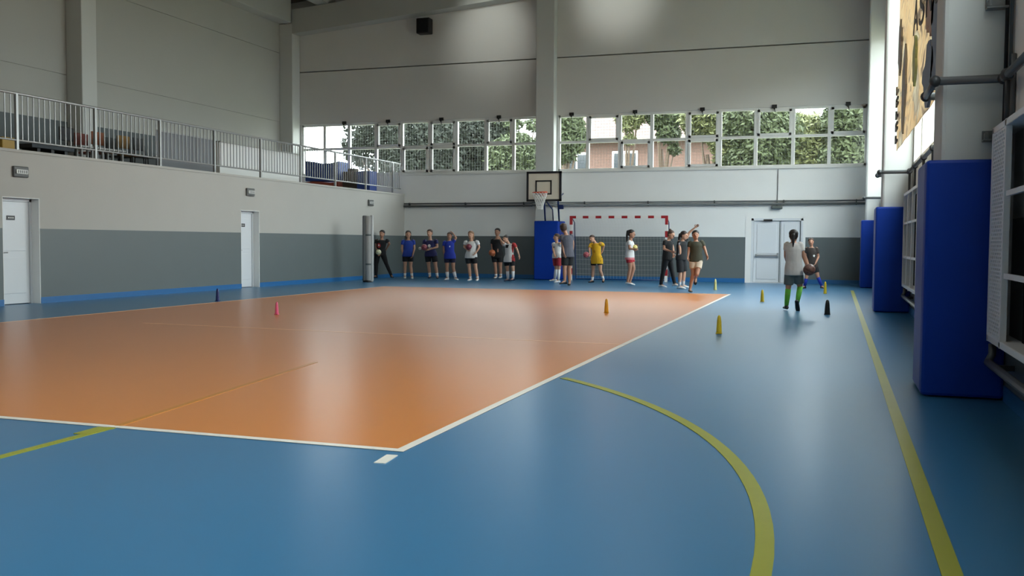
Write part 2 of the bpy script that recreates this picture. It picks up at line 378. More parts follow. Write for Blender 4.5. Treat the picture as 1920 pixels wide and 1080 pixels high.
MB().box((sx0+sx1)/2-.06, (sx0+sx1)/2+.06, YF-.08, YF-.003, (sz0+sz1)/2-.1, (sz0+sz1)/2+.1).build('bracket', M_black, o)

# ------------------------------------------------------------------ heating pipes
PZ = 2.45
far = thing('heating_pipe', 'pair of grey heating pipes running along the far wall under the window strip', 'pipe', (-8, YF-.1, PZ))
MB().tube([(-14.0, YF-.07, PZ+.03), (-9.4, YF-.07, PZ+.03), (-9.3, YF-.42, PZ+.03), (-8.55, YF-.42, PZ+.03), (-8.5, YF-.07, PZ+.03), (XR-.05, YF-.07, PZ+.03)], .022, 8).build('upper_pipe', M_pipe, far, smooth=True)
MB().tube([(-14.0, YF-.09, PZ-.06), (-9.4, YF-.09, PZ-.06), (-9.3, YF-.43, PZ-.06), (-8.55, YF-.43, PZ-.06), (-8.5, YF-.09, PZ-.06), (XR-.05, YF-.09, PZ-.06)], .035, 8).build('lower_pipe', M_pipe, far, smooth=True)
for k in range(8):
    x = -13.8+k*2.05
    MB().box(x-.015, x+.015, YF-.1, YF-.003, PZ-.1, PZ+.06).build('clip', M_pipedk, far)
rp = thing('heating_pipe', 'grey heating pipe stepping round the padded columns at their tops', 'pipe', (1.15, 15, PZ))
wx, cx_ = XR-.075, .70
pts = []
for y in (8.2, 18.05, 27.85):
    pts += [(wx, y-.115), (cx_, y-.115), (cx_, y+.69), (wx, y+.69)]
pts = [(wx, YB+.1)]+pts+[(wx, YF-.15)]
MB().tube([(a, b, PZ) for a, b in pts], .032, 8).build('pipe_run', M_pipe, rp, smooth=True)
for a, b in pts[1:-1]:
    MB().ball((a, b, PZ), .045, 8, 6).build('elbow', M_pipedk, rp, smooth=True)
for y in (17.75, 16.6, 15.0, 13.6, 11.6, 7.9, 5.6):
    MB().tube([(wx, y, PZ), (wx, y, 2.085)], .02, 8).build('drop_pipe', M_pipedk, rp, smooth=True)
    MB().ball((wx, y, PZ), .05, 8, 6).build('tee', M_pipedk, rp, smooth=True)
lo = thing('heating_pipe', 'low grey return pipe under the radiator guards along the window wall', 'pipe', (1.1, 10, .3))
for ya, yb in ((YB+.1, 8.05), (9.1, 17.9), (18.95, 27.7)):
    MB().tube([(1.12, ya, .3), (1.12, yb, .3)], .03, 8).build('pipe_run', M_pipe, lo, smooth=True)
    y = ya+.6
    while y < yb: MB().box(1.12, XR-.003, y-.012, y+.012, .28, .32).build('clip', M_pipedk, lo); y += 1.9
    MB().tube([(1.12, yb, .3), (1.15, yb+.02, .36), (1.15, yb+.02, .44)], .028, 8).build('elbow', M_pipe, lo, smooth=True)
vp = thing('riser_pipe', 'pair of thin dark riser pipes on the nearest padded column', 'pipe', (1.2, 8.12, 2.1))
MB().tube([(1.195, 8.145, 2.05), (1.2, 8.145, 9)], .014, 8).build('dark_riser', M_black, vp, smooth=True)
MB().tube([(1.2305, 8.02, 2.09), (1.2305, 8.02, 2.62)], .018, 8).tube([(1.228, 8.145, 2.2), (1.23, 8.145, 9)], .012, 8).build('grey_riser', M_pipe, vp, smooth=True)
for z, lab in ((2.0, 'small steel bracket on the nearest column just above its blue pad'), (3.0, 'small steel bracket on the nearest column high beside the riser pipes')):
    o = MB().box(1.05, 1.2, 8.1, 8.2, z-.015, z+.0).box(1.05, 1.2, 8.17, 8.2, z, z+.07).box(1.06, 1.085, 8.1, 8.2, z, z+.05).build('pipe_bracket', M_pipe, bevel=.004)
    tag(o, lab, 'bracket', 'brackets on the nearest column')

# ------------------------------------------------------------------ radiator guards
M_guard = mat('white guard paint', lin(236, 237, 240), .45)
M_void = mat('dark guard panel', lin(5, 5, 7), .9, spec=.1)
def guard(label, y_near, y_far, perf):
    x0, x1, z0, z1 = 1.10, XR, .47, 2.07
    o = thing('radiator_guard', label, 'radiator guard', (1.17, (y_near+y_far)/2, z0), 'radiator guards between the columns')
    MB().box(x0, x1-.002, y_near, y_far, z1-.05, z1).box(x0, x1-.002, y_near, y_far, z0, z0+.05).build('frame', M_guard, o, bevel=.006)
    y = y_far; MB().box(x0, x1-.002, y-.05, y, z0, z1).build('post', M_guard, o)
    if perf:
        MB().box(x0, x0+.04, y-.62, y-.57, z0, z1).build('post', M_guard, o)
        m = MB(); ya, yb = y-.58, y-.04
        MB().box(x0+.03, x0+.04, ya, yb, z0, z1).build('perforated_backing', M_dado, o)
        n = 0; z = z0+.03
        while z < z1-.03:
            off = .0 if n % 2 else .045
            m.box(x0+.004, x0+.016, ya, yb, z-.0055, z+.0055)
            q = ya+off
            while q < yb: m.box(x0+.003, x0+.016, q-.012, q+.012, z, z+.028); q += .09
            z += .028; n += 1
        tag(m.build('perforated_panel', M_guard, o), kind='stuff')
        y -= .62
    while y-.35 > y_near:
        b = max(y-.95, y_near+.05)
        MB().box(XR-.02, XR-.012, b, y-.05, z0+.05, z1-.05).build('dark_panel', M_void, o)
        MB().box(x0, x0+.045, b-.045, b, z0, z1).build('post', M_guard, o)
        for zz in (.98, 1.55): MB().box(x0+.005, x0+.03, b, y-.045, zz-.018, zz+.018).build('cross_bar', M_guard, o)
        MB().box(x0+.03, XR-.003, b-.03, b-.01, z0-.04, z0).build('foot_bracket', M_guard, o)
        y = b
    return o
guard('white radiator guard with perforated end panel beside the nearest blue column pad', 3.0, 8.02, True)
guard('white framed radiator guard with dark openings between the first and second column pads', 9.6, 17.9, False)

# ------------------------------------------------------------------ blue column pads
def pad(y0, label):
    o = thing('column_pad', label, 'wall padding', (.95, y0, 0), 'blue pads round the window wall columns')
    MB().box(.655, XR-.005, y0-.09, y0-.005, .01, 1.85).build('front_pad', M_padblue, o, bevel=.025)
    MB().box(.655, .755, y0, y0+.72, .01, 1.85).build('side_pad', M_padblue, o, bevel=.025)
    MB().box(.66, .665, y0+.005, y0+.008, 0.02, 1.84).build('seam', M_padblue, o)
pad(8.2, 'tall dark blue pad on the nearest column by the radiator guard')
pad(18.05, 'dark blue pad on the second column from the camera')
pad(27.85, 'dark blue pad on the farthest column near the double door')

# ------------------------------------------------------------------ balcony railing and what stands behind it
rl = thing('balcony_railing', 'grey steel railing with thin balusters along the balcony edge', 'railing', (XL-.1, 16, ZB+.05))
xr_ = XL-.1
zr0, zr1 = ZB+.05, 3.83
MB().tube([(xr_, 3, zr1), (xr_, YF-.1, zr1)], .026, 8).build('top_rail', M_rail, rl, smooth=True)
MB().tube([(xr_, 3, 2.99), (xr_, YF-.1, 2.99)], .018, 8).build('bottom_rail', M_rail, rl, smooth=True)
py = [13.67+1.945*k for k in range(-5, 9)]
for y in py: MB().box(xr_-.025, xr_+.025, y-.025, y+.025, zr0, zr1).build('post', M_rail, rl)
mb = MB().box(xr_-.008, xr_+.008, -.008, .008, 2.99, zr1)
bal0 = mb.build('baluster', M_rail, rl); base = Vector(bal0.location); first = True
for y in py[3:]:
    for k in range(1, 15):
        yy = y+k*1.945/15
        if yy > YF-.15: continue
        b = bal0 if first else bal0.copy()
        if not first: C.objects.link(b)
        first = False; b.location = base+Vector((0, yy, 0))
def edge_x(px, py_, X):          # where the sight line meets a plane X = const
    d = _f+_r*((px-960)/F_PX)-_u*((py_-540)/F_PX); return EYE+d*(X/d.x)
M_yel = mat('yellow crate plastic', lin(178, 140, 50), .5)
a, b = edge_x(4, 262, -15.2).y, edge_x(30, 262, -15.2).y
o = thing('crate', 'ochre yellow crate on the balcony floor behind the railing', 'crate', (-15.3, (a+b)/2, ZB))
MB().box(-15.6, -15.2, a, b, ZB+.001, ZB+.40).build('body', M_yel, o, bevel=.02)
MB().box(-15.62, -15.18, a-.01, b+.01, ZB+.36, ZB+.40).build('rim', M_yel, o, bevel=.01)
a, b = edge_x(60, 275, -15.0).y, edge_x(140, 285, -15.0).y
o = thing('bench', 'long dark low bench behind the balcony railing', 'bench', (-15.2, (a+b)/2, ZB))
M_bench = mat('dark bench top', lin(44, 50, 56), .6)
MB().box(-15.45, -15.0, a, b, ZB+.24, ZB+.32).build('seat', M_bench, o, bevel=.01)
for k in range(3):
    y = a+.2+(b-a-.4)*k/2
    MB().box(-15.42, -15.03, y-.04, y+.04, ZB+.001, ZB+.24).build('leg', M_black, o)
M_chairframe = mat('chair legs black', lin(24, 24, 26), .4, .5)
def chair(px, label, col, X=-16.0, dark=False):
    X = -16.0 if (px//25) % 2 else -16.6
    p = edge_x(px, 270, X); y = p.y
    o = thing('stacking_chair', label, 'chair', (X, y, ZB), 'chairs on the balcony')
    m = mat('chair shell', col, .5)
    MB().box(X-.22, X+.22, y-.22, y+.22, ZB+.43, ZB+.47).build('seat', m, o, bevel=.015)
    MB().box(X-.25, X-.21, y-.21, y+.21, ZB+.62, ZB+.92).build('backrest', m, o, bevel=.015)
    for sx in (-1, 1):
        for sy in (-1, 1):
            MB().tube([(X+sx*.22, y+sy*.21, ZB+.001), (X+sx*.19, y+sy*.19, ZB+.44)], .013, 6).build('leg', M_chairframe, o)
    for sy in (-1, 1): MB().tube([(X-.2, y+sy*.18, ZB+.46), (X-.23, y+sy*.18, ZB+.9)], .012, 6).build('back_post', M_chairframe, o)
chair(140, 'black chair behind the railing, left of the red chair', lin(30, 30, 34))
chair(167, 'dull red chair behind the railing beside the balcony column', lin(128, 62, 50))
chair(199, 'orange brown chair behind the railing next to the red chair', lin(150, 84, 48))
chair(223, 'dark grey chair behind the railing between the orange and ochre chairs', lin(60, 66, 66))
chair(246, 'ochre chair behind the railing next to the grey chair', lin(150, 112, 52))
chair(275, 'grey chair behind the railing beside the grey board', lin(74, 76, 78))
M_tabletop = mat('table top', lin(150, 150, 148), .5)
p0, p1 = edge_x(152, 262, -14.9), edge_x(236, 270, -14.9)
o = thing('table', 'pale narrow table with slim legs on the balcony in front of the chairs', 'table', (-15.1, (p0.y+p1.y)/2, ZB))
MB().box(-15.4, -14.9, p0.y, p1.y, ZB+.36, ZB+.40).build('tabletop', M_tabletop, o, bevel=.006)
for x in (-15.35, -14.95):
    for k in range(5):
        y = p0.y+.06+(p1.y-p0.y-.12)*k/4
        MB().box(x-.02, x+.02, y-.02, y+.02, ZB+.001, ZB+.36).build('leg', M_tabletop, o)
M_board = mat('grey board', lin(118, 120, 124), .6)
p0, p1 = edge_x(296, 290, -14.6), edge_x(405, 300, -14.6)
o = thing('partition_board', 'mid grey board standing against the inside of the balcony railing', 'board', (-14.6, (p0.y+p1.y)/2, ZB))
MB().box(-14.66, -14.62, p0.y, p1.y, ZB+.06, ZB+.92).build('panel', M_board, o, bevel=.006)
MB().box(-14.67, -14.6, p0.y, p1.y, ZB+.9, ZB+.93).build('top_edge', M_rail, o)
for y in (p0.y+.3, p1.y-.3): MB().box(-14.8, -14.5, y-.03, y+.03, ZB+.001, ZB+.06).build('foot', M_rail, o)
p0, p1 = edge_x(412, 300, -15.0), edge_x(563, 310, -15.0)
o = thing('stair_parapet', 'low white parapet wall behind the far end of the balcony railing', 'parapet', (-15.1, (p0.y+p1.y)/2, ZB))
MB().box(-15.15, -15.0, p0.y, p1.y, ZB+.001, ZB+.95).build('body', M_white, o)
MB().box(-15.18, -14.97, p0.y-.02, p1.y, ZB+.95, ZB+.98).build('cap_strip', M_panel, o)
# gym mats stored under the far end window of the balcony
M_matblue = mat('blue mat cover', lin(44, 70, 140), .5, noise=(4, .12), bump=(5, .3))
M_matred = mat('red mat cover', lin(158, 72, 50), .55, noise=(4, .12))
def cushion(name, x0, x1, y0, y1, z0, zs, m, par=None):
    """soft mat whose top sags along its length"""
    n = len(zs); rings = []
    for i in range(n):
        x = x0+(x1-x0)*i/(n-1); z = zs[i]
        rings.append([(x, y0, z0), (x, y1, z0), (x, y1, z-.03), (x, y1-.03, z), (x, y0+.03, z), (x, y0, z-.03)])
    return MB().loft(rings).build(name, m, par)
Ym = 28.6
xa, xb = at(571, 330, Ym).x, at(634, 330, Ym).x
z_ = lambda py: at(600, py, Ym).z
tag(cushion('gym_mat', xa, xb, Ym, Ym+.7, ZB+.001, [z_(341)+.02*k for k in (0, 1, 0, -2, 0)], M_matred), 'rust red gym mat lying at the far end of the balcony under a blue one', 'mat', 'mats stored on the balcony')
tag(cushion('crash_mat', xa+.02, xb, Ym+.02, Ym+.68, z_(339), [z_(301), z_(303), z_(307), z_(306), z_(303)], M_matblue), 'thick sagging blue crash mat on top of the red mat on the balcony', 'mat', 'mats stored on the balcony')
xa, xb = at(672, 330, Ym).x, at(696, 330, Ym).x
tag(cushion('gym_mat', xa, xb, Ym-.1, Ym+.4, ZB+.001, [z_(323), z_(322.5), z_(322.5)], M_matblue), 'blue gym mat standing on edge by the railing corner post', 'mat', 'mats stored on the balcony')
o = MB().box(at(639, 340, Ym).x, at(668, 340, Ym).x, Ym+.1, Ym+.6, ZB+.001, z_(322)).box(at(645, 340, Ym).x, at(660, 340, Ym).x, Ym+.2, Ym+.5, z_(322), z_(316)).build('storage_box', mat('brown box', lin(84, 74, 66), .8), bevel=.03)
tag(o, 'brown box between the two blue mats on the balcony', 'box')

# ------------------------------------------------------------------ rolled mat standing by the balcony wall
c = on_floor(691.5, 529); Rm = .125
o = thing('rolled_mat', 'tall grey rolled mat standing on end by the balcony wall corner', 'mat', (c.x, c.y, 0))
M_roll = mat('grey roll foam', lin(176, 176, 174), .7, noise=(3, .1))
M_rolldk = mat('grey roll side', lin(112, 115, 116), .7)
zt = at(694, 405, c.y).z
MB().lathe([(Rm-.02, .02), (Rm, .05), (Rm, zt-.03), (Rm-.02, zt)], (c.x+.02, c.y, 0), 20).build('roll', M_roll, o, smooth=True)
MB().lathe([(.055, .02), (.07, .05), (.07, zt-.02), (.055, zt+.01)], (c.x-.095, c.y-.06, 0), 14).build('inner_roll', M_rolldk, o, smooth=True)
MB().lathe([(.035, .02), (.045, .05), (.045, zt-.0), (.035, zt+.02)], (c.x+.12, c.y-.04, 0), 14).build('loose_flap', M_roll, o, smooth=True)
MB().lathe([(Rm+.02, .0), (Rm+.02, .05), (Rm-.02, .06)], (c.x-.02, c.y-.02, 0), 20).build('base', M_black, o)
for z in (.5, 1.35): MB().lathe([(Rm+.002, z), (Rm+.004, z+.01), (Rm+.004, z+.04), (Rm+.002, z+.05)], (c.x+.02, c.y, 0), 20).build('strap', M_dado, o)

# ------------------------------------------------------------------ basketball hoop
Yb = 28.1
bx0, bx1 = at(988, 350, Yb).x, at(1052, 350, Yb).x
bz0, bz1 = at(1020, 377, Yb).z, at(1020, 322, Yb).z
M_bb = mat('backboard paint', lin(214, 206, 188), .4)
M_frm = mat('dark backboard edge', lin(28, 30, 34), .5)
M_ring = mat('orange ring', lin(206, 84, 52), .45)
M_net = mat('white net cord', lin(222, 220, 214), .8)
M_bluest = mat('dark blue steel', lin(22, 42, 92), .4, .2)
hp = thing('basketball_hoop', 'white backboard with black edge and orange ring in front of the middle column', 'basketball hoop', ((bx0+bx1)/2, YF-.4, 0))
MB().box(bx0, bx1, Yb, Yb+.04, bz0, bz1).build('backboard', M_bb, hp)
t = .055
MB().box(bx0-.01, bx1+.01, Yb-.015, Yb+.045, bz0-.01, bz0+t).box(bx0-.01, bx1+.01, Yb-.015, Yb+.045, bz1-t, bz1+.01).box(bx0-.01, bx0+t, Yb-.015, Yb+.045, bz0, bz1).box(bx1-t, bx1+.01, Yb-.015, Yb+.045, bz0, bz1).build('edge_frame', M_frm, hp)
tx0, tx1 = at(1004, 350, Yb).x, at(1034.5, 350, Yb).x; tz1, tz0 = at(1020, 338, Yb).z, at(1020, 365, Yb).z
MB().box(tx0, tx1, Yb-.008, Yb, tz1-.045, tz1).box(tx0, tx1, Yb-.008, Yb, tz0, tz0+.045).box(tx0, tx0+.045, Yb-.008, Yb, tz0, tz1).box(tx1-.045, tx1, Yb-.008, Yb, tz0, tz1).build('target_square', M_frm, hp)
rc = Vector(((tx0+tx1)/2, Yb-.38, at(1012, 361, Yb-.35).z)); Rr = .225
ring = MB(); N = 24
ring.tube([(rc.x+Rr*math.cos(2*math.pi*k/N), rc.y+Rr*math.sin(2*math.pi*k/N), rc.z) for k in range(N+1)], .014, 8)
ring.tube([(rc.x-.12, rc.y+Rr*.85, rc.z), (rc.x-.07, Yb, rc.z-.02)], .013).tube([(rc.x+.12, rc.y+Rr*.85, rc.z), (rc.x+.07, Yb, rc.z-.02)], .013).box(rc.x-.11, rc.x+.11, Yb-.02, Yb, rc.z-.1, rc.z+.05)
ring.build('ring', M_ring, hp, smooth=True)
net = MB()
for k in range(14):
    for sgn in (1, -1):
        pts = []
        for j in range(9):
            q = j/8; r_ = Rr*(1-q)**1.3*.62+Rr*.40*1.0 if q > 0 else Rr
            a_ = 2*math.pi*(k+sgn*j*.5)/14
            pts.append((rc.x+r_*math.cos(a_), rc.y+r_*math.sin(a_), rc.z-.01-q*.50))
        net.tube(pts, .0075, 4)
tag(net.build('net', M_net, hp), kind='stuff')
hx0, hx1 = at(1003, 470, 29.2).x, at(1048, 470, 29.2).x
hz = at(1025, 414, 29.1).z
MB().box(hx0, hx1, 29.08, 29.2, .01, hz).build('front_pad', M_padblue, hp, bevel=.03)
MB().box(hx0, hx0+.1, 29.2, YF-.02, .01, hz).build('side_pad', M_padblue, hp, bevel=.03)
MB().box(hx1-.1, hx1, 29.2, YF-.02, .01, hz).build('side_pad', M_padblue, hp, bevel=.03)
for px_ in (1021, 1047):
    x = at(px_, 380, Yb+.1).x; x2 = at(px_+3, 415, 29.25).x
    arm = MB().tube([(x, Yb+.06, bz1-.15), (x, Yb+.07, bz0-.05), (x2, 29.15, hz+.0)], .028, 8)
    arm.tube([(x, Yb+.07, bz0+.1), (x2, YF-.36, bz0+.3)], .022, 8)
    arm.build('support_arm', M_bluest, hp, smooth=True)
MB().tube([(at(1024, 380, Yb).x, Yb+.07, bz0-.02), (at(1036, 395, 29.2).x, 29.2, at(1036, 393, 29.2).z), (at(1036, 412, 29.5).x, YF-.36, hz)], .02, 8).build('strut', M_bluest, hp, smooth=True)
MB().box(at(1047, 380, Yb).x, at(1055, 380, Yb).x, Yb+.05, Yb+.12, at(1050, 392, Yb).z, at(1050, 384, Yb).z).build('crank', M_bluest, hp)

# ------------------------------------------------------------------ handball goal
Yg = 29.15
gx0, gx1 = at(1068, 420, Yg).x, at(1252, 420, Yg).x; gzt = at(1160, 404.5, Yg).z
M_gw = mat('white goal paint', lin(232, 228, 222), .4); M_gr = mat('red goal paint', lin(160, 34, 40), .4)
g = thing('handball_goal', 'red and white striped handball goal standing against the far wall', 'goal', ((gx0+gx1)/2, Yg, 0))
pw = .08
def striped(name, a, b, first_red, axis):
    L = b-a; n = 15 if axis == 'x' else 10; par = None
    seg = L/n
    body = MB()
    if axis == 'x': body.box(a+.002, b-.002, Yg+.002, Yg+pw-.002, gzt-pw+.002, gzt-.002)
    else: body.box(axis[0]+.002, axis[0]+pw-.002, Yg+.002, Yg+pw-.002, .003, gzt)
    par = body.build(name, M_gw, g)
    for k in range(n):
        if (k % 2 == 0) == first_red:
            m = MB(); s0, s1 = a+k*seg, a+(k+1)*seg
            if axis == 'x':
                if k not in (0, n-1): s0 += seg*.06; s1 -= seg*.06
                m.box(s0, s1, Yg, Yg+pw, gzt-pw, gzt)
            else: m.box(axis[0], axis[0]+pw, Yg, Yg+pw, max(s0, .004), s1)
            m.build('red_band', M_gr, par)
striped('crossbar', gx0, gx1, True, 'x')
striped('goal_post', 0, gzt-pw, False, (gx0,)); striped('goal_post', 0, gzt-pw, False, (gx1-pw,))
fr = MB()
for x in (gx0+pw/2, gx1-pw/2):
    fr.tube([(x, Yg+pw, gzt-.04), (x, Yg+.45, gzt-.2), (x, Yg+.7, .03), (x, Yg+pw, .03)], .014, 6)
fr.tube([(gx0+pw/2, Yg+.7, .03), (gx1-pw/2, Yg+.7, .03)], .014, 6)
fr.build('net_frame', M_bluest, g, smooth=True)
gn = MB()
def netq(x, q):
    y, z = [(Yg+.08, gzt-.06), (Yg+.45, gzt-.25), (Yg+.58, gzt*.5), (Yg+.68, .05)][q]
    return (x, y, z)
x = gx0+pw
while x < gx1-.05:
    gn.tube([netq(x, q) for q in range(4)], .0016, 3); x += .1
for k in range(20):
    q = k/19*3; i = min(int(q), 2); f_ = q-i
    pa, pb = netq(gx0+.05, i), netq(gx0+.05, i+1)
    y, z = pa[1]+(pb[1]-pa[1])*f_, pa[2]+(pb[2]-pa[2])*f_
    gn.tube([(gx0+.05, y, z), ((gx0+gx1)/2, y+.02, z-.02), (gx1-.05, y, z)], .0016, 3)
tag(gn.build('goal_net', M_net, g), kind='stuff')

# ------------------------------------------------------------------ marker cones on the floor
def cone(px, foot, top, col, label, group='slim marker cones on the floor', wd=.038):
    c = on_floor(px, foot); h = at(px, top, c.y).z
    o = thing('marker_cone', label, 'cone', (c.x, c.y, 0), group)
    m = mat('cone plastic', col, .45)
    MB().lathe([(wd*.98, .012), (wd*.95, .03), (wd*.88, h*.35), (wd*.74, h*.7), (wd*.55, h*.92), (wd*.3, h*.99), (.004, h)], (c.x, c.y, 0), 16).build('cone_body', m, o, smooth=True)
    MB().box(c.x-wd*1.08, c.x+wd*1.08, c.y-wd*1.08, c.y+wd*1.08, .004, .014).build('base_plate', m, o, bevel=.004)
YEL = lin(206, 174, 28)
cone(1348, 626, 591, YEL, 'yellow cone alone on the blue floor, the one nearest the camera', wd=.038)
cone(1137, 587, 560, lin(222, 160, 24), 'orange yellow cone on the orange court')
cone(1429, 566, 543, YEL, 'yellow cone on the blue floor in front of the double door')
cone(1341, 544, 523, lin(200, 190, 120), 'pale yellow cone past the corner of the orange court')
cone(1547, 551, 528, YEL, 'yellow cone beside the blue sock of the player in brown')
cone(1551, 590, 562, lin(14, 18, 18), 'black cone near the yellow sideline, in front of the yellow one', wd=.048)
cone(519, 590, 566, lin(230, 90, 130), 'pink cone on the orange court', wd=.03)
cone(408, 565, 541, lin(26, 36, 100), 'dark blue cone on the blue floor by the balcony wall')

# ------------------------------------------------------------------ banner hung between the first two columns
def banner_mat():
    m = bpy.data.materials.new('printed banner cloth'); m.use_nodes = True; nt = m.node_tree; N_, L_ = nt.nodes, nt.links
    b = N_['Principled BSDF']; b.inputs['Roughness'].default_value = .6
    tc = N_.new('ShaderNodeTexCoord'); sep = N_.new('ShaderNodeSeparateXYZ'); L_.new(tc.outputs['Object'], sep.inputs[0])
    cb = N_.new('ShaderNodeCombineXYZ'); my = N_.new('ShaderNodeMath'); my.operation = 'MULTIPLY'; my.inputs[1].default_value = .42
    L_.new(sep.outputs['Y'], my.inputs[0]); L_.new(my.outputs[0], cb.inputs[0]); L_.new(sep.outputs['Z'], cb.inputs[1])
    n = N_.new('ShaderNodeTexNoise'); n.inputs['Scale'].default_value = 1.7; n.inputs['Detail'].default_value = 5; n.inputs['Distortion'].default_value = 1.4
    L_.new(cb.outputs[0], n.inputs['Vector'])
    cr = N_.new('ShaderNodeValToRGB'); L_.new(n.outputs['Fac'], cr.inputs[0]); e = cr.color_ramp.elements
    e[0].position = .28; e[0].color = lin(150, 142, 134); e[1].position = .72; e[1].color = lin(230, 223, 208)
    for p, c in ((.38, lin(184, 168, 152)), (.44, lin(222, 208, 184)), (.55, lin(214, 194, 166)), (.60, lin(178, 170, 158))):
        k = e.new(p); k.color = c
    L_.new(cr.outputs[0], b.inputs['Base Color'])
    tl = N_.new('ShaderNodeBsdfTranslucent'); L_.new(cr.outputs[0], tl.inputs[0]); ms = N_.new('ShaderNodeMixShader'); ms.inputs[0].default_value = .5
    L_.new(b.outputs[0], ms.inputs[1]); L_.new(tl.outputs[0], ms.inputs[2]); L_.new(ms.outputs[0], N_['Material Output'].inputs[0])
    return m
Y0, Y1, BX = 9.6, 17.35, .93
zb = lambda y: 2.66+(y-Y0)/(Y1-Y0)*.1
M_ban = banner_mat()
o = thing('banner', 'large tan printed cloth banner hanging between the first two columns of the window wall', 'banner', (BX, 13.5, 4.6))
mb = MB(); rings = []
for i in range(30):
    y = Y0+(Y1-Y0)*i/29; dx = .006*math.sin(i*1.1)
    rings.append([(BX+dx, y, zb(y)), (BX+dx, y, 6.3), (BX+.008+dx, y, 6.3), (BX+.008+dx, y, zb(y))])
mb.loft(rings).build('cloth', M_ban, o, smooth=False)
def blob(name, y, z, ry, rz, m, seed, tilt=0):
    """a flat printed figure shape on the cloth"""
    rnd = random.Random(seed); pts = []
    for k in range(20):
        a = 2*math.pi*k/20; q = 1+rnd.uniform(-.25, .25)
        yy, zz = ry*q*math.cos(a), rz*q*math.sin(a)
        pts.append((y+yy*math.cos(tilt)-zz*math.sin(tilt), z+yy*math.sin(tilt)+zz*math.cos(tilt)))
    dx = -.03
    MB().loft([[(BX+dx, a, b) for a, b in pts], [(BX+dx+.03, a, b) for a, b in pts]]).build(name, m, o)
P_bl, P_br, P_gy, P_gn, P_lt = [mat('banner print', c, .6, noise=(3, .2)) for c in (lin(104, 118, 142), lin(182, 152, 136), lin(150, 146, 140), lin(170, 178, 122), lin(232, 226, 208))]
blob('printed_figure', 10.5, 3.35, .5, .55, P_bl, 1); blob('printed_figure', 11.3, 3.05, .6, .3, P_bl, 2)
blob('printed_figure', 10.3, 4.3, .35, .45, P_bl, 8)
blob('printed_figure', 11.2, 4.0, .55, .55, P_br, 3, .3); blob('printed_figure', 10.8, 4.8, .4, .35, P_br, 9)
blob('printed_figure', 15.4, 3.5, .4, .55, P_gy, 4); blob('printed_figure', 16.6, 4.3, .3, .4, P_gy, 5)
blob('printed_figure', 13.4, 3.55, .22, .3, P_gn, 6); blob('printed_figure', 12.2, 4.25, .3, .3, P_lt, 7)
fc = bpy.data.curves.new('banner_lettering', 'FONT'); fc.size = .62; fc.extrude = .004
M_letter = mat('banner lettering', lin(66, 64, 66), .6)
pa, pb = edge_x(1712, 68, BX-.035), edge_x(1752, 10, BX-.035)
la_ = Vector((0, pb.y-pa.y, pb.z-pa.z)).normalized(); lu_ = Vector((-1, 0, 0)).cross(la_).normalized()
for k, ch in enumerate('ASNO'):
    fc.body = ch; to = bpy.data.objects.new('tmp', fc); C.objects.link(to); bpy.context.view_layer.update()
    me = bpy.data.meshes.new_from_object(to.evaluated_get(bpy.context.evaluated_depsgraph_get())); bpy.data.objects.remove(to)
    q = pa+la_*(pb-pa).length*k/3.2
    wmax = max(v.co.x for v in me.vertices); me.transform(Matrix.Diagonal(((pb-pa).length/3.2*.82/wmax, .95, 1, 1)))
    me.transform(Matrix(((la_.x, lu_.x, -1, 0), (la_.y, lu_.y, 0, 0), (la_.z, lu_.z, 0, 0), (0, 0, 0, 1)))); me.materials.clear(); me.materials.append(M_letter)
    lo_ = bpy.data.objects.new('printed_letter', me); C.objects.link(lo_); lo_.parent = o; lo_.location = q-world_loc(o)
for k, zz in enumerate((2.86, 3.06, 3.26, 3.46, 3.66)):
    m = MB()
    m.box(BX-.036, BX-.012, 16.75, 17.2, zz, zz+.045).box(BX-.036, BX-.012, 17.1, 17.2, zz, zz+.13)
    if k % 2: m.box(BX-.036, BX-.012, 16.75, 17.2, zz+.09, zz+.13)
    m.build('printed_letter', P_gy if k > 3 else M_letter, o)
for y in (Y0+.05, Y1-.05): MB().tube([(BX, y, 6.3), (XR, y, 6.5)], .008, 6).build('rope', M_pipe, o)
MB().tube([(BX, Y0-.05, 6.3), (BX, Y1+.05, 6.3)], .02, 8).build('top_rod', M_pipe, o)

# ------------------------------------------------------------------ outside
M_gnd = mat('outside ground', lin(120, 122, 96), .9, noise=(.3, .2))
st(MB().box(-80, 90, YF+.6, 130, -.4, -.1).box(2.2, 90, -60, YF+.6, -.4, -.1).build('ground_outside', M_gnd))
def brick_mat(name, c1, c2, mortar, s):
    m = mat(name, c1, .85); nt = m.node_tree; tc = nt.nodes.new('ShaderNodeTexCoord')
    mp = nt.nodes.new('ShaderNodeMapping'); mp.inputs['Rotation'].default_value = (math.pi/2, 0, 0); br = nt.nodes.new('ShaderNodeTexBrick'); br.inputs['Scale'].default_value = s
    br.inputs['Color1'].default_value = c1; br.inputs['Color2'].default_value = c2; br.inputs['Mortar'].default_value = mortar
    nt.links.new(tc.outputs['Object'], mp.inputs[0]); nt.links.new(mp.outputs[0], br.inputs['Vector']); nt.links.new(br.outputs['Color'], nt.nodes['Principled BSDF'].inputs['Base Color'])
    return m
blocker = st(MB().box(14, 24, -40, 15.5, -.1, 9.5).build('unseen_light_blocker', mat('light blocker plaster', lin(150, 142, 130), .85, noise=(.4, .1))))  # unseen block, added to cut low sky light through the nearer side windows
Yh = 58
M_brick = brick_mat('red brick', lin(88, 60, 50), lin(78, 52, 44), lin(100, 90, 82), 4)
M_tile = brick_mat('clay roof tile', lin(116, 94, 88), lin(104, 84, 78), lin(92, 76, 70), 3)
hx0, hx1 = at(1030, 290, Yh).x, at(1400, 290, Yh).x
ze = at(1200, 258, Yh).z
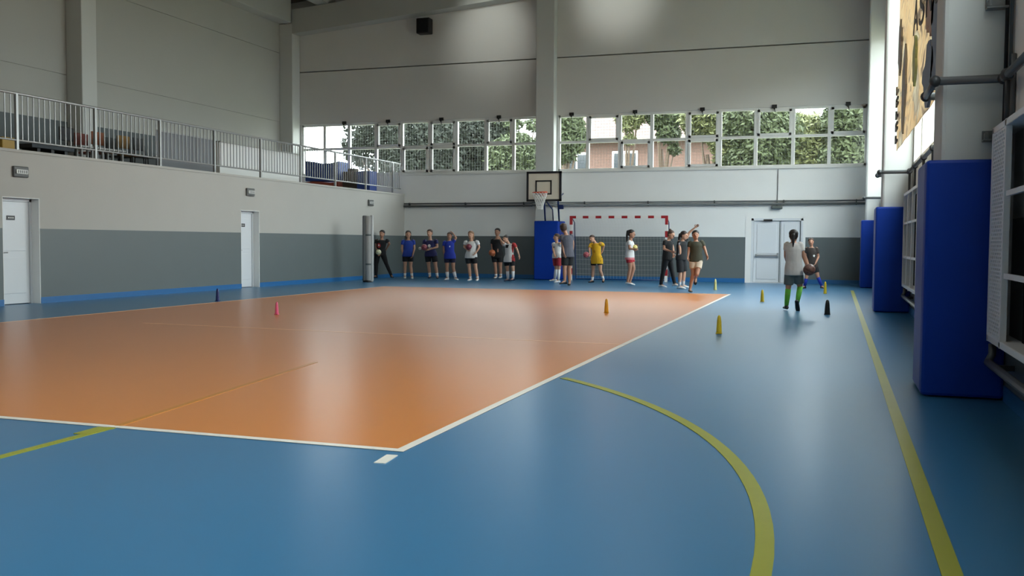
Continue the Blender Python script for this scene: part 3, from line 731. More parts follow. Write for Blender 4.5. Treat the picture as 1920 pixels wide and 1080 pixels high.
h = thing('brick_house', 'red brick house with a pinkish tiled roof seen through the far window strip', 'house', ((hx0+hx1)/2, Yh+4, 0))
hw_ = MB().box(hx0, hx1, Yh, Yh+9, -.1, ze).build('wall', M_brick, h)
rz = at(1180, 150, Yh).z+1.6
MB().add([(hx0-.8, Yh-.8, ze-.05), (hx1+.8, Yh-.8, ze-.05), (hx1+.8, Yh+9.8, ze-.05), (hx0-.8, Yh+9.8, ze-.05), (hx0+1.2, Yh+4.5, rz+.6), (hx1-4.6, Yh+4.5, rz+.6)],
         [(0, 1, 5, 4), (1, 2, 5), (2, 3, 4, 5), (3, 0, 4), (3, 2, 1, 0)]).build('roof', M_tile, h)
MB().box(hx0-.85, hx1+.85, Yh-.85, Yh-.7, ze-.25, ze+.0).build('eave_board', mat('eave board', lin(120, 112, 104), .7), h)
M_pane_dk = mat('dark house pane', lin(50, 54, 58), .15)
for a, b, t_, bt in ((1060, 1104, 287, 330), (1148, 1196, 284, 330)):
    x0, x1 = at(a, 300, Yh).x, at(b, 300, Yh).x; zt, zb_ = at(a, t_, Yh).z, at(a, bt, Yh).z
    q = MB().box(x0, x1, Yh-.08, Yh, zb_, zt).build('window', M_wtrim, h)
    MB().box(x0+.12, (x0+x1)/2-.05, Yh-.1, Yh-.06, zb_+.12, zt-.14).build('pane', M_pane_dk, q)
    MB().box((x0+x1)/2+.05, x1-.12, Yh-.1, Yh-.06, zb_+.12, zt-.14).build('pane', M_pane_dk, q)
def leaf_mat(name, c, t=.3):
    m = mat(name, c, .6, noise=(2.5, .55)); b = m.node_tree.nodes['Principled BSDF']
    b.inputs['Specular IOR Level'].default_value = .2
    return m
M_leafd = leaf_mat('dark leaves', lin(32, 37, 29)); M_leafg = leaf_mat('mid green leaves', lin(66, 74, 50)); M_leafy = leaf_mat('yellow green leaves', lin(98, 102, 68))
M_bark = mat('bark', lin(84, 70, 58), .9)
def tree(x, y, blobs, m, label, n=3200, leaf=.13, group='trees outside the far windows', seed=1):
    rnd = random.Random(seed)
    o = thing('tree', label, 'tree', (x, y, -.1), group)
    top = max(b[2] for b in blobs)
    tk = MB().tube([(x, y, -.1), (x+.1, y, top*.4), (x-.1, y+.1, top*.75)], [.24, .18, .08], 8)
    for b in blobs[:5]: tk.tube([(x, y, top*.4), ((x+b[0])/2, (y+b[1])/2, (top*.45+b[2])/2), (b[0], b[1], b[2])], [.09, .06, .02], 5)
    tk.build('trunk', M_bark, o, smooth=True)
    mb = MB(); tot = sum(b[3]**2 for b in blobs)
    for b in blobs:
        for _ in range(int(2.6*n*b[3]**2/tot)):
            d = Vector((rnd.gauss(0, 1), rnd.gauss(0, 1), rnd.gauss(0, 1))).normalized()*b[3]*rnd.uniform(.35, 1)**.6
            p = Vector(b[:3])+Vector((d.x, d.y, d.z*b[4]))
            a = Vector((rnd.uniform(-1, 1), rnd.uniform(-1, 1), rnd.uniform(-1, 1))).normalized(); c_ = a.orthogonal().normalized()
            s = leaf*rnd.uniform(.6, 1.3)
            mb.add([p-a*s, p+c_*s*.45, p+a*s, p-c_*s*.45], [(0, 1, 2, 3)])
    tag(mb.build('foliage', m, o), kind='stuff')
def T(px, py, Y, r, sq=.9): p = at(px, py, Y); return (p.x, p.y, p.z, r, sq)
def tr_at(px, Y): p = at(px, 300, Y); return p.x, p.y
# over the left strip: a dark mass with sky gaps
tree(*tr_at(725, 43), [T(700, 235, 43, 1.5), T(745, 262, 43, 1.3), T(700, 285, 44, 1.2), T(668, 285, 43, .75), T(740, 310, 43, 1.2), T(730, 210, 43, 1.6), T(690, 262, 43, .8), T(655, 272, 43, .45)], M_leafd, 'dark loose tree outside, nearest the bright sky over the balcony corner', 2600, seed=3)
tree(*tr_at(800, 42), [T(780, 240, 42, 1.5), T(825, 270, 42, 1.5), T(800, 310, 42, 1.4), T(850, 240, 43, 1.3), T(765, 300, 42, 1.0), T(840, 320, 42, 1.2)], M_leafd, 'dense dark tree outside behind the middle of the left window strip', 4200, seed=4)
tree(*tr_at(895, 43), [T(880, 250, 43, 1.5), T(915, 280, 43, 1.4), T(880, 315, 43, 1.5), T(930, 250, 43, 1.1), T(930, 320, 43, 1.3)], M_leafd, 'dense dark tree outside to the right of the other dark ones', 3800, seed=5)
tree(*tr_at(975, 42), [T(965, 300, 42, 1.4), T(1000, 305, 42, 1.3), T(950, 230, 43, .8), T(1003, 232, 43, .5), T(975, 285, 42, 1.0), T(990, 330, 42, 1.3)], M_leafg, 'mid green tree outside beside the middle column with bright sky above', 3000, seed=6)
# over the right strip
tree(*tr_at(1062, 40), [T(1062, 235, 40, .8), T(1070, 260, 40, .8), T(1058, 285, 40, .6), T(1086, 248, 40, .35), T(1060, 215, 40, .8)], M_leafg, 'green tree outside in front of the left end of the brick house', 1500, seed=7)
tree(*tr_at(1178, 42), [T(1180, 232, 42, .5), T(1172, 215, 42, .6), T(1196, 214, 42, .55), T(1180, 262, 42, .3)], M_leafy, 'slender yellow green tree outside in front of the house roof', 700, leaf=.11, seed=8)
tree(*tr_at(1243, 42), [T(1236, 225, 42, .5), T(1254, 250, 42, .55), T(1262, 222, 42, .5), T(1230, 205, 42, .7), T(1265, 280, 42, .3)], M_leafg, 'loose green tree outside before the middle of the house', 1000, seed=9)
tree(*tr_at(1330, 41), [T(1310, 222, 41, .9), T(1345, 235, 41, 1.0), T(1375, 290, 41, .9), T(1375, 260, 41, 1.1), T(1350, 215, 41, 1.2), T(1385, 315, 41, .7)], M_leafy, 'sunlit yellow green tree outside hiding the end of the brick house', 3200, seed=10)
tree(*tr_at(1430, 40), [T(1410, 230, 40, 1.2), T(1450, 250, 40, 1.2), T(1425, 285, 40, 1.2), T(1460, 215, 40, .7), T(1400, 310, 40, 1.0)], M_leafg, 'broad green tree outside behind the seventh window column of the right strip', 3600, seed=11)
tree(*tr_at(1520, 41), [T(1500, 270, 41, 1.3), T(1540, 260, 41, 1.2), T(1520, 305, 41, 1.3), T(1495, 235, 41, .6), T(1555, 300, 41, 1.1), T(1475, 310, 41, .9)], M_leafy, 'sunlit tree outside with a patch of white sky over it', 3800, seed=12)
tree(*tr_at(1600, 40), [T(1590, 230, 40, 1.1), T(1610, 265, 40, 1.2), T(1590, 300, 40, 1.2), T(1630, 230, 40, 1.0), T(1580, 205, 40, .6)], M_leafg, 'green tree outside at the window end next to the farthest column', 3600, seed=13)

# ------------------------------------------------------------------ people
SKIN = [mat('skin', c, .55) for c in (lin(188, 142, 116), lin(168, 122, 98), lin(146, 102, 82))]
M_eye = mat('eye', lin(30, 24, 22), .3); M_lip = mat('lips', lin(150, 84, 78), .5)
def cloth(r, g, b): return mat('cloth', lin(r, g, b), .85, noise=(9, .1), bump=(14, .25))
def remeshed(mb, name, mats, voxel, smooth=2, parent=None, root=Vector((0, 0, 0)), extra=None):
    me = bpy.data.meshes.new('tmp'); me.from_pydata([tuple(Vector(p)-root) for p in mb.v], [], mb.f); me.update()
    o = bpy.data.objects.new('tmp', me); C.objects.link(o)
    r = o.modifiers.new('r', 'REMESH'); r.mode = 'VOXEL'; r.voxel_size = voxel; r.use_smooth_shade = True
    if smooth:
        s = o.modifiers.new('s', 'SMOOTH'); s.factor = .5; s.iterations = smooth
    dg = bpy.context.evaluated_depsgraph_get(); nm = bpy.data.meshes.new_from_object(o.evaluated_get(dg))
    bpy.data.objects.remove(o); nm.name = name
    if extra is not None and extra.v:
        bm = bmesh.new(); bm.from_mesh(nm); vs = [bm.verts.new(Vector(p)-root) for p in extra.v]
        for f in extra.f:
            q = bm.faces.new([vs[i] for i in f]); q.smooth = True
        bm.to_mesh(nm); bm.free()
    nm.materials.clear()
    for m in mats: nm.materials.append(m)
    o = bpy.data.objects.new(name, nm); C.objects.link(o)
    if parent is not None: o.parent = parent
    return o
def ell(c, lat, fwd, a, b, n=16):
    return [c+lat*(a*math.cos(2*math.pi*k/n))+fwd*(b*math.sin(2*math.pi*k/n)) for k in range(n)]

def person(label, foot, cx, top, face, J, top_m, bot_m, shoe_m, hair_m, skin=0, sock_m=None, sock=.35, bottom='shorts', hair='short', sleeve=.5,
           prints=(), hem=None, short_len=.55, girth=1.0, hold={}):
    """foot: pixel row the soles reach; cx: pelvis pixel column; top: pixel row of the crown; face: degrees, 0 looks at the camera, 90 to picture right.
    J overrides joints with (px, py, depth offset in metres)."""
    gp = on_floor(cx, foot); Y = gp.y
    P = lambda px, py, dy=0: at(px, py, Y+dy)
    Hp = foot-top; H = P(cx, top).z
    a = math.radians(face); F = Vector((math.sin(a), -math.cos(a), 0)); lat = Vector((math.cos(a), math.sin(a), 0))
    if math.cos(a) < -.05: lat = -lat
    S = H/1.6
    def jj(n, du, v, latw):
        if n in J:
            q = J[n]; return P(q[0], q[1], q[2] if len(q) > 2 else lat.y*latw)
        b = P(cx, foot-v*Hp); return b+lat*latw+Vector((du*H, 0, 0))
    w_s, w_h = .112*H, .056*H
    head = jj('head', 0, .93, 0)
    sL, sR = jj('sL', 0, .815, -w_s), jj('sR', 0, .815, w_s)
    hL, hR = jj('hL', 0, .52, -w_h), jj('hR', 0, .52, w_h)
    kL, kR = jj('kL', 0, .285, -w_h*1.1)+(F*.01 if 'kL' not in J else Vector()), jj('kR', 0, .285, w_h*1.1)+(F*.01 if 'kR' not in J else Vector())
    aL, aR = jj('aL', 0, .05, -w_h*1.25), jj('aR', 0, .05, w_h*1.25)
    eL, eR = jj('eL', 0, .635, -w_s*1.3), jj('eR', 0, .635, w_s*1.3)
    wL, wR = jj('wL', 0, .50, -w_s*1.35), jj('wR', 0, .50, w_s*1.35)
    for q, n in ((aL, 'fL'), (aR, 'fR')):
        if n not in J: q.z = max(q.z, .075*S)
    root = Vector((gp.x, gp.y, 0)); o = thing('person', label, 'person', root)
    sm, hm = (sL+sR)/2, (hL+hR)/2
    ls = (sR-sL).normalized(); lh = (hR-hL).normalized(); up = (sm-hm).normalized()
    g = girth*S; hipw = (hR-hL).length/2
    # --- body
    b = MB()
    def torso(mb, inf=0, z0=-.12, cap=True, flare=0):
        secs = [(-.10, .135, .098), (.0, .150, .108), (.16, .140, .104), (.38, .122, .092), (.62, .138, .104), (.82, .150, .102), (.96, .128, .082), (1.06, .075, .062)]
        rings = []
        for t, ra, rb in secs:
            if t < z0: continue
            la = lh.lerp(ls, min(max(t, 0), 1)).normalized(); fw = la.cross(up).normalized()
            rings.append(ell(hm+(sm-hm)*t, la, fw, max(ra*g, hipw+.070*g if t < .1 else 0), rb*g))
        mb.loft(rings)
    torso(b)
    neck_b = sm+up*.0; hu = (head-sm).normalized()
    b.tube([sm-up*.03, sm.lerp(head, .45), head], [.058*S, .05*S, .05*S], 10, round_ends=True)
    hr = .5*.142*H  # half head height
    ha_ = Vector((lat.x, lat.y, 0)); hf = F
    hup = (Vector((0, 0, 1))*1.2+hu).normalized(); hf = (hf-hup*hf.dot(hup)).normalized(); hl = hf.cross(hup).normalized()
    rings = []
    for t, wa, fa, off in ((-1, .22, .25, .30), (-.86, .44, .52, .20), (-.6, .60, .72, .08), (-.25, .68, .80, .02), (.1, .72, .86, -.02), (.45, .70, .84, -.05), (.75, .52, .64, -.06), (.95, .26, .34, -.06)):
        rings.append(ell(head+hup*(hr*t)+hf*(hr*off), hl, hf, hr*wa, hr*fa))
    b.loft(rings)
    b.tube([head+hf*hr*.78+hup*hr*.12, head+hf*hr*1.0-hup*hr*.2], [hr*.10, hr*.16], 8, round_ends=True)
    for sgn in (-1, 1): b.ball(head+hl*sgn*hr*.72-hf*hr*.05-hup*hr*.05, (hr*.09, hr*.16, hr*.24), 8, 6, ax=(hl, hf, hup))
    for h_, k_, an in ((hL, kL, aL), (hR, kR, aR)):
        b.tube([h_, h_.lerp(k_, .4), k_], [.088*g, .076*g, .052*g], 12, round_ends=True)
        b.tube([k_, k_.lerp(an, .32), an], [.052*g, .054*g, .033*g], 12, round_ends=True)
    for s_, e_, w_ in ((sL, eL, wL), (sR, eR, wR)):
        b.tube([s_, s_.lerp(e_, .5), e_], [.052*g, .044*g, .036*g], 10, round_ends=True)
        b.tube([e_, e_.lerp(w_, .3), w_], [.036*g, .035*g, .024*g], 10, round_ends=True)
    # feet inside the shoes
    def fdir(n): return Vector((math.sin(math.radians(J[n][0])), -math.cos(math.radians(J[n][0])), J[n][1])).normalized() if n in J else F
    for an, n in ((aL, 'fL'), (aR, 'fR')):
        d = fdir(n); b.tube([an, an+d*.10*S-Vector((0, 0, .03*S))], [.036*S, .028*S], 8, round_ends=True)
    # hands with fingers
    grip = None
    fing = MB()
    for e_, w_, sgn, key in ((eL, wL, -1, 'L'), (eR, wR, 1, 'R')):
        d = (w_-e_).normalized()
        tgt = P(*hold[key][:3]) if key in hold else None
        if tgt is not None: pn = (tgt-w_); pn = (pn-d*pn.dot(d)).normalized()
        else: pn = (F-d*F.dot(d)); pn = pn.normalized() if pn.length > .1 else Vector((0, 1, 0)); pn = (-lat*sgn*.8+pn*.4); pn = (pn-d*pn.dot(d)).normalized()
        sd = d.cross(pn).normalized()
        palm = w_+d*.045*S
        if tgt is not None: grip = palm+pn*(hold[key][3]+.026*S+.004)
        b.tube([w_, w_+d*.02*S], [.024*S, .026*S], 8, round_ends=True)
        b.ball(palm, (.016*S, .038*S, .046*S), 10, 8, ax=(pn, sd, d))
        for k, ln in enumerate((.062, .074, .070, .054)):
            bs = palm+d*.034*S+sd*(-.027+.018*k)*S; c1 = bs+d*ln*.5*S+pn*.012*S; c2 = c1+d*ln*.38*S+pn*.030*S
            fing.tube([bs-d*.012*S, c1, c2], [.0092*S, .0084*S, .0068*S], 6, round_ends=True)
        ts = sgn*(1 if sd.dot(F) > 0 else -1)
        tb = palm-sd*.03*S-d*.018*S; fing.tube([tb, tb-sd*.026*S+d*.022*S+pn*.012*S, tb-sd*.03*S+d*.052*S+pn*.028*S], [.0115*S, .0098*S, .0078*S], 6, round_ends=True)
    body = remeshed(b, 'body', [SKIN[skin]], .0115, 2, o, root, fing)
    # --- face
    for sgn in (-1, 1):
        MB().ball(head+hl*sgn*hr*.28+hf*hr*.80+hup*hr*.06, hr*.085, 8, 6).build('eye', M_eye, o, smooth=True)
    MB().ball(head+hf*hr*.80-hup*hr*.46, (hr*.20, hr*.06, hr*.05), 8, 6, ax=(hl, hf, hup)).build('mouth', M_lip, o, smooth=True)
    # --- hair
    hm_ = MB()
    hm_.ball(head+hup*hr*.40-hf*hr*.18, (hr*.83, hr*.93, hr*.74), 14, 10, ax=(hl, hf, hup))
    hm_.ball(head-hf*hr*.34, (hr*.78, hr*.66, hr*.78), 12, 8, ax=(hl, hf, hup))
    if hair in ('pony', 'pony_high'):
        zb_ = .35 if hair == 'pony' else .8
        q0 = head-hf*hr*.8+hup*hr*zb_
        hm_.tube([q0, q0-hf*hr*.45-hup*hr*.2, q0-hf*hr*.5-hup*hr*1.3, q0-hf*hr*.35-hup*hr*(2.3 if hair == 'pony' else 3.4)], [hr*.22, hr*.3, hr*.28, hr*.10], 10, round_ends=True)
    if hair == 'bun': hm_.ball(head-hf*hr*.62+hup*hr*1.02, hr*.36, 10, 8)
    if hair == 'long':
        for sgn in (-1, 0, 1):
            q0 = head-hf*hr*(.42 if sgn else .62)+hl*sgn*hr*.52
            hm_.tube([q0+hup*hr*.3, q0-hup*hr*.7, q0-hup*hr*1.45], [hr*.36, hr*.34, hr*.16], 10, round_ends=True)
    remeshed(hm_, 'hair', [hair_m], .013, 2, o, root)
    # --- shirt
    t = MB(); inf = .014*S
    h0 = -.12 if hem is None else hem
    secs = [(h0, .160, .122), (.0, .160, .120), (.16, .152, .114), (.38, .140, .106), (.62, .148, .112), (.82, .158, .110), (.96, .136, .090), (1.045, .082, .072)]
    rings = []
    for q, ra, rb in secs:
        la = lh.lerp(ls, min(max(q, 0), 1)).normalized(); fw = la.cross(up).normalized()
        rings.append(ell(hm+(sm-hm)*q, la, fw, max(ra*g, (hipw+.090*g)*(1 if q < .1 else .96) if q < .3 else 0)+inf, rb*g+inf))
    t.loft(rings)
    for s_, e_ in ((sL, eL), (sR, eR)):
        if sleeve > 0:
            i_ = s_.lerp(sm, .25)
            t.tube([i_, s_, s_.lerp(e_, sleeve)], [.062*g+.002, .056*g+.006, .052*g+.010], 12)
            if sleeve > .9: pass
        else: t.ball(s_.lerp(sm, .12), .062*g, 10, 8)
    mats_ = [top_m]+[p[0] for p in prints]
    sh = remeshed(t, 'shirt', mats_, .013, 2, o, root)
    if prints:
        la = ls; fw = la.cross(up).normalized()
        if fw.dot(F) < 0: fw = -fw
        for pi_, pr in enumerate(prints):
            for p in sh.data.polygons:
                c = Vector(p.center)+root-hm
                L = (sm-hm).length; u_, v_, d_ = c.dot(la), c.dot(up)/L, c.dot(fw)
                side = abs(c.dot(la))
                if pr[1](u_/S, v_, d_/S): p.material_index = pi_+1
    # --- shorts or trousers
    s2 = MB()
    rr = [ell(hm+(sm-hm)*q, lh, lh.cross(up).normalized(), max(ra*g, hipw+(.086*g if q > -.1 else .06*g))+.008, rb*g+.008) for q, ra, rb in ((-.16, .130, .100), (-.08, .150, .112), (.06, .152, .112), (.2, .140, .106))]
    s2.loft(rr)
    for h_, k_, an in ((hL, kL, aL), (hR, kR, aR)):
        if bottom == 'shorts':
            e_ = h_.lerp(k_, short_len) if short_len <= 1 else k_.lerp(an, short_len-1)
            s2.tube([h_, h_.lerp(e_, .5), e_], [.100*g, .098*g, .092*g], 12)
        else:
            s2.tube([h_, h_.lerp(k_, .5), k_], [.100*g, .086*g, .064*g], 12)
            s2.tube([k_.lerp(h_, .05), k_.lerp(an, .4), an], [.064*g, .060*g, .046*g], 12)
    remeshed(s2, 'shorts' if bottom == 'shorts' else 'trousers', [bot_m], .013, 2, o, root)
    # --- socks, shoes
    for k_, an, n in ((kL, aL, 'fL'), (kR, aR, 'fR')):
        if sock_m is not None:
            p0 = an.lerp(k_, sock)
            m_ = p0.lerp(an, .45)
            MB().tube([p0, m_, an-(k_-an).normalized()*-.0], [(.056 if sock > .6 else .048)*g, .052*g if sock > .6 else .042*g, .039*g], 12).build('sock', sock_m, o, smooth=True, loc=None)
        d = fdir(n); upv = Vector((0, 0, 1)); sd = d.cross(upv).normalized(); upv = sd.cross(d).normalized()
        hl_ = an-d*.055*S-upv*.045*S
        rings = []
        for q, wv, hh in ((-.02, .018, .04), (.0, .034, .075), (.05, .038, .085), (.10, .042, .066), (.16, .046, .050), (.21, .042, .040), (.245, .022, .022)):
            c_ = hl_+d*q*S+upv*(hh/2-.02)*S
            rings.append([c_+sd*(wv*S*math.copysign(abs(math.cos(2*math.pi*k/12))**.7, math.cos(2*math.pi*k/12)))+upv*(hh/2*S*math.sin(2*math.pi*k/12)) for k in range(12)])
        MB().loft(rings).build('shoe', shoe_m, o, smooth=True)
    return grip
def J_(**k): return k
def hairm(r, g, b): return mat('hair', lin(r, g, b), .6, noise=(30, .2))
H_dk, H_br, H_lb, H_bl = hairm(30, 24, 22), hairm(66, 46, 36), hairm(124, 92, 66), hairm(44, 34, 30)
W_shoe, K_shoe, N_shoe = mat('white shoe', lin(214, 214, 214), .5), mat('black shoe', lin(18, 18, 20), .5), mat('navy shoe', lin(26, 32, 60), .5)
blk, nvy, wht, blu = cloth(20, 20, 22), cloth(38, 40, 86), cloth(206, 204, 202), cloth(34, 62, 150)
blkS = cloth(17, 18, 22); nvS = cloth(20, 24, 52); wsock = cloth(208, 208, 210)
p_red = cloth(170, 50, 50); p_wht = cloth(226, 226, 226); p_gry = cloth(150, 150, 158)
def ball(c, r, c1, label, c2=None):
    """an inflated ball with its seams sunk in"""
    bm = bmesh.new(); bmesh.ops.create_icosphere(bm, subdivisions=4, radius=1)
    for v in bm.verts:
        p = v.co.normalized(); k = 1
        for q in (abs(p.x), abs(p.y), abs(p.z), abs(abs(p.x)-.62*(1-abs(p.z)*.2))):
            if q < .045: k = min(k, .955+.045*q/.045)
        v.co = p*k*r
    me = bpy.data.meshes.new('ball'); bm.to_mesh(me); bm.free()
    m1 = mat('ball skin', c1, .5, bump=(60, .2)); me.materials.append(m1); me.materials.append(mat('ball panel', c2 or tuple(x*.5 for x in c1[:3])+(1,), .5))
    for p in me.polygons:
        p.use_smooth = True
        if (Vector(p.center).length/r) < .985: p.material_index = 1
    o = bpy.data.objects.new('ball', me); C.objects.link(o); o.location = c; o.rotation_euler = (.4, .3, .7)
    return tag(o, label, 'ball', None)
disc = lambda u0, v0, ru, rv: (lambda u, v, d: d > 0 and ((u-u0)/ru)**2+((v-v0)/rv)**2 < 1)
bk = lambda u0, v0, ru, rv: (lambda u, v, d: d < 0 and ((u-u0)/ru)**2+((v-v0)/rv)**2 < 1)

g_ = person('person in black tee with red print and black trousers, legs spread, by the rolled mat', 522.5, 713.5, 431, 5,
       J_(head=(716.3, 438.2), sL=(706, 451), sR=(726, 451), eL=(705.5, 463), wL=(709.5, 476, -.2), eR=(730, 457, .08), wR=(725, 466, .16), hL=(708, 476), hR=(718, 476),
          kL=(705.5, 496), aL=(705, 517.5), kR=(724.5, 495), aR=(734, 517), fR=(40, 0), fL=(-10, 0)), blk, blk, K_shoe, H_dk, 1, bottom='trousers', sleeve=.45, prints=[(p_red, disc(.0, .62, .065, .17)), (p_wht, disc(.0, .64, .025, .06))], hold={'L': (712.5, 484, -.38, .088)})
ball(g_, .088, lin(206, 204, 170), 'pale yellowish ball held low by the person in black trousers')
person('person in blue polo and black shorts with long dark hair, empty hands', 523, 765, 431.5, 25,
       J_(head=(765.5, 439), sL=(756, 452), sR=(775, 452), eL=(753.5, 466), wL=(756, 479, -.08), eR=(777, 466), wR=(774, 478, -.05), hL=(760, 478), hR=(770, 478), kL=(759.5, 499), aL=(759, 518), kR=(770, 499), aR=(772.5, 518.5)),
       blu, blkS, W_shoe, H_bl, 0, wsock, .3, hair='long', sleeve=.5, short_len=.6)
g_ = person('person in navy tee with white print, holding a dull red ball at the waist', 524.5, 808, 429, 0,
       J_(head=(805.6, 437), sL=(796, 452), sR=(818, 451.5), eL=(794.5, 463), wL=(799, 468, -.16), eR=(820, 463), wR=(808, 467, -.2), hL=(802, 478), hR=(814, 478), kL=(804, 500), aL=(806, 518), kR=(817, 500), aR=(820, 518.5), fL=(15, 0), fR=(25, 0)),
       nvy, blkS, N_shoe, H_br, 0, wsock, .36, sleeve=.5, short_len=.6, prints=[(p_wht, disc(.0, .66, .05, .1)), (p_gry, disc(.03, .5, .07, .06))], hold={'L': (797.5, 466, -.27, .098)})
ball(g_, .098, lin(138, 66, 78), 'dull red ball held at the hip by the person in the navy tee')
ball(at(787.3, 466, on_floor(808, 524.5).y-.1), .05, lin(214, 208, 196), 'small pale ball beside the dull red ball of the person in navy')
person('person in royal blue tee and navy shorts with one hand raised to the head', 526, 843, 434.5, 10,
       J_(head=(843, 442), sL=(833.5, 454), sR=(850.5, 452.5), eL=(831.5, 468), wL=(833, 478), eR=(855, 446), wR=(850, 438.5, -.05), hL=(838, 482), hR=(849, 482), kL=(838, 503), aL=(839, 521), kR=(850, 503), aR=(854, 521), fR=(45, 0), fL=(-5, 0)),
       cloth(26, 48, 150), nvS, W_shoe, H_br, 1, wsock, .62, sleeve=.5, short_len=.5, prints=[(p_wht, disc(.05, .68, .02, .045))])
g_ = person('person in white tee and black shorts with long light brown hair', 528.5, 884, 432, 0,
       J_(head=(882.6, 440), sL=(873, 454), sR=(895, 453.5), eL=(870.5, 463), wL=(877, 469, -.17), eR=(898.5, 464), wR=(893, 473, -.08), hL=(877.5, 481), hR=(889, 481), kL=(880, 503), aL=(882, 522.5), kR=(892, 503), aR=(895.5, 522.5), fR=(10, 0), fL=(0, 0)),
       wht, blkS, W_shoe, H_lb, 0, wsock, .2, hair='long', sleeve=.55, short_len=.6, prints=[(blk, disc(.065, .7, .022, .05))], hold={'L': (880.5, 468, -.27, .092)})
ball(g_, .092, lin(116, 44, 60), 'dark red ball held at the belly of the person in the white tee')
g_ = person('person in black tee and black shorts with dark hair, orange ball at the hip', 523, 932, 427, 5,
       J_(head=(932.6, 435), sL=(923.5, 450), sR=(941, 450), eL=(922.5, 464), wL=(925, 475, -.12), eR=(942, 460), wR=(938, 449, -.2), hL=(927, 480), hR=(938, 480), kL=(929, 501), aL=(930, 518), kR=(938, 501), aR=(939, 517.5)),
       blk, blkS, W_shoe, H_dk, 1, wsock, .25, sleeve=.5, short_len=.55, prints=[(SKIN[1], disc(.045, .35, .02, .12))], hold={'L': (924.7, 480, -.26, .105)})
ball(g_, .105, lin(190, 104, 62), 'orange ball held at the hip by the dark haired person in black shorts')
person('person in white jersey with a red sleeve', 528.5, 955, 440, -25,
       J_(head=(948, 448), sL=(946.5, 459), sR=(964, 458), eL=(942.5, 454.5, -.12), wL=(938.5, 449, -.1), eR=(969.5, 468), wR=(973, 478), hL=(949.5, 488), hR=(960.5, 488), kL=(951.5, 507), aL=(952.5, 523.5), kR=(962, 507), aR=(962, 523)),
       wht, blkS, N_shoe, H_bl, 0, wsock, .9, sleeve=.6, short_len=.55, hair='bun', prints=[(blk, lambda u, v, d: d > .02 and .78 < v < .98 and abs(u) < .07), (p_red, lambda u, v, d: u > .165)])
person('person in white top, red shorts and long white socks', 530, 1045, 437, -50,
       J_(head=(1043.5, 445), sL=(1038, 457), sR=(1050, 457), eL=(1037, 468, -.1), wL=(1040, 478, -.2), eR=(1053, 468, .1), wR=(1053.5, 480, .05), hL=(1041, 481), hR=(1049, 481), kL=(1043, 504), aL=(1040, 523.5), kR=(1048, 504), aR=(1047, 526), fL=(-60, 0), fR=(-30, 0)),
       wht, cloth(160, 44, 54), W_shoe, H_br, 0, wsock, .95, sleeve=.3, short_len=.75, prints=[(blk, disc(.0, .74, .03, .05))])
person('tall person in slate grey tee and black shorts standing by the goal post', 535.5, 1063.5, 418.5, 205,
       J_(head=(1056.5, 427.5), sL=(1053.5, 443), sR=(1071.5, 442), eL=(1055, 459, -.1), wL=(1057, 473, -.15), eR=(1074.5, 459), wR=(1072.5, 475), hL=(1059.5, 478), hR=(1069, 478), kL=(1058.5, 505), aL=(1059, 528), kR=(1067.5, 505), aR=(1068, 530), fR=(10, 0), fL=(-30, 0)),
       cloth(84, 84, 94), blk, K_shoe, H_br, 1, sleeve=.5, short_len=.72)
g_ = person('person in long yellow tee with one elbow out and a pink ball', 530.5, 1118, 439.5, -25,
       J_(head=(1110, 447.5), sL=(1108.5, 458), sR=(1127, 457), eL=(1105, 467, -.05), wL=(1106, 474, -.12), eR=(1132.5, 460, .05), wR=(1130, 470, .1), hL=(1113, 488), hR=(1125, 488), kL=(1112, 509), aL=(1110.5, 526), kR=(1125.5, 507), aR=(1131.5, 524, .1), fL=(-25, 0), fR=(10, -.2)),
       cloth(212, 162, 24), blk, K_shoe, H_br, 0, wsock, .4, sleeve=.75, short_len=.46, hem=-.22, prints=[(cloth(170, 120, 20), disc(0, .55, .03, .1))], hold={'L': (1103.5, 476, -.14, .09)})
ball(g_, .09, lin(176, 84, 92), 'pink ball held by the person in the yellow tee')
g_ = person('person in white top and red shorts, long dark hair, carrying a yellow ball', 535.5, 1181, 430, 75,
       J_(head=(1184.5, 438.5), sL=(1180, 454, -.13), sR=(1183, 453, .13), eL=(1180.5, 466, -.15), wL=(1186.5, 467, -.17), eR=(1184, 466, .12), wR=(1189, 463, .1), hL=(1179.5, 481, -.07), hR=(1182, 481, .07), kL=(1181.5, 504, -.06), aL=(1176.5, 529, -.06), kR=(1188, 503, .06), aR=(1180.5, 530, .06), fL=(60, 0), fR=(60, 0)),
       wht, cloth(172, 40, 50), W_shoe, H_dk, 1, sleeve=.45, short_len=.5, hair='pony_high', hem=-.22, prints=[(cloth(206, 120, 122), lambda u, v, d: v < -.06)], hold={'R': (1199, 458, .0, .085)})
ball(g_, .085, lin(204, 188, 112), 'yellow ball carried by the long haired person in red shorts')
person('person in black tee, black trousers and white shoes, hair in a bun', 540.5, 1251, 431, 60,
       J_(head=(1258.5, 440), sL=(1247, 453, -.1), sR=(1257.5, 452, .1), eL=(1245, 467, -.14), wL=(1257, 471, -.2), eR=(1262, 466, .12), wR=(1262.5, 476, .05), hL=(1248.5, 484, -.07), hR=(1254.5, 484, .07), kL=(1243.5, 510, -.07), aL=(1239, 534, -.05), kR=(1260, 508, .1), aR=(1265, 532, .1), fL=(65, 0), fR=(60, 0)),
       blk, blk, W_shoe, H_br, 0, bottom='trousers', sleeve=.5, hair='bun')
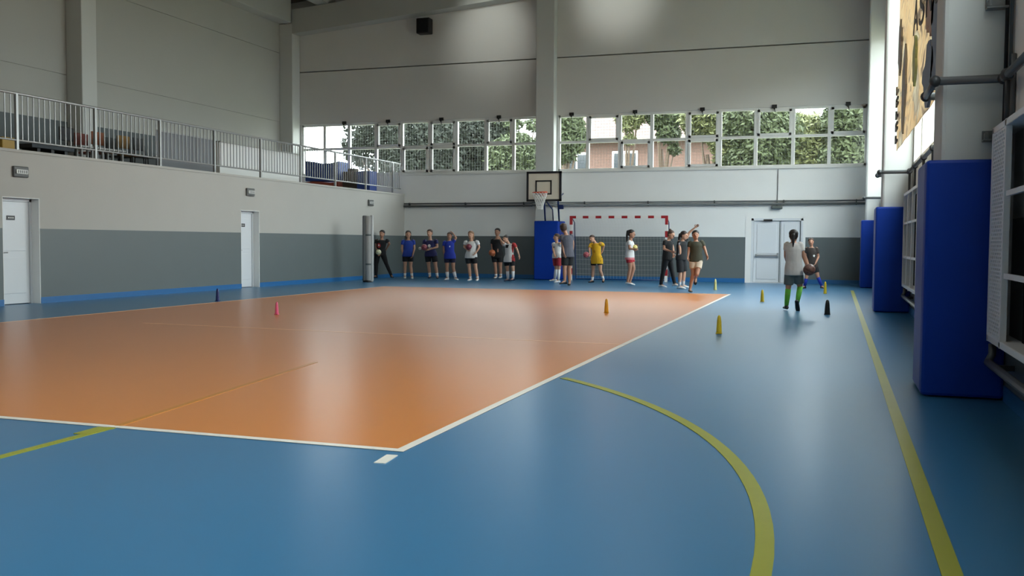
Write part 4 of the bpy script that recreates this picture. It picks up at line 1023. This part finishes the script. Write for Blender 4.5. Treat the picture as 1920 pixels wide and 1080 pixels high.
person('person in black jersey with white stripes and long black shorts, one arm pointing up', 542.5, 1277, 432.5, 70,
       J_(head=(1283, 441.5), sL=(1273.5, 454, -.1), sR=(1283.5, 453, .1), eL=(1275, 468, -.14), wL=(1275.5, 480, -.12), eR=(1292.5, 436, .12), wR=(1303, 427, .1), hL=(1274, 484, -.07), hR=(1280, 484, .07), kL=(1275.5, 512, -.07), aL=(1274, 537, -.05), kR=(1282.5, 510, .08), aR=(1281, 535, .08), fL=(70, 0), fR=(70, 0)),
       blk, blkS, W_shoe, H_bl, 0, wsock, .6, sleeve=.4, short_len=.95, hair='pony', prints=[(p_gry, lambda u, v, d: u < 0 and d > .02 and .2 < v < .95 and d < .06)])
person('person in olive tee and cream shorts running on one leg, beside the pointing arm', 549.5, 1303, 431.5, 10,
       J_(head=(1304, 440.5), sL=(1294, 455), sR=(1316, 454), eL=(1291.5, 470), wL=(1290, 480, -.1), eR=(1322, 468), wR=(1325.5, 479, -.05), hL=(1299, 487), hR=(1311, 487), kL=(1299.5, 514, -.05), aL=(1293.5, 543), kR=(1307, 514, -.15), aR=(1304.5, 520, .32), fL=(20, 0), fR=(0, -1.5)),
       cloth(58, 58, 44), cloth(196, 180, 160), K_shoe, H_dk, 1, sleeve=.55, short_len=.62)
g_ = person('person in light grey tee and bright green long socks seen from behind', 582.5, 1487, 430, 180,
       J_(head=(1488, 442), sL=(1475.5, 458), sR=(1500.5, 458), eL=(1473, 480, -.0), wL=(1475, 490, .22), eR=(1508, 484), wR=(1514.5, 502), hL=(1480.5, 510), hR=(1496.5, 510), kL=(1478, 541), aL=(1474.5, 573.5), kR=(1500, 538, .05), aR=(1495, 567, -.12), fL=(195, 0), fR=(165, -1.6)),
       cloth(196, 192, 188), cloth(84, 96, 98), K_shoe, H_dk, 1, cloth(96, 176, 58), .98, sleeve=.5, short_len=.78, hair='pony', hold={'R': (1519, 511, -.12, .105)})
ball(g_, .105, lin(112, 76, 66), 'brown ball held at arm length by the person in green socks')
person('person in dark brown tee and blue long socks in a wide stance', 541.5, 1522, 445.5, 0,
       J_(head=(1520.5, 453.5), sL=(1513, 466), sR=(1531, 466), eL=(1511, 480), wL=(1515, 493, -.1), eR=(1534.5, 482), wR=(1529.5, 493, -.14), hL=(1517, 500), hR=(1528, 500), kL=(1512, 521, -.05), aL=(1508.5, 537), kR=(1533.5, 519, -.05), aR=(1541, 537), fL=(-25, 0), fR=(30, 0)),
       cloth(52, 44, 40), blkS, K_shoe, H_br, 1, cloth(24, 48, 150), .95, sleeve=.6, short_len=.6, prints=[(p_wht, disc(.06, .6, .025, .06))])
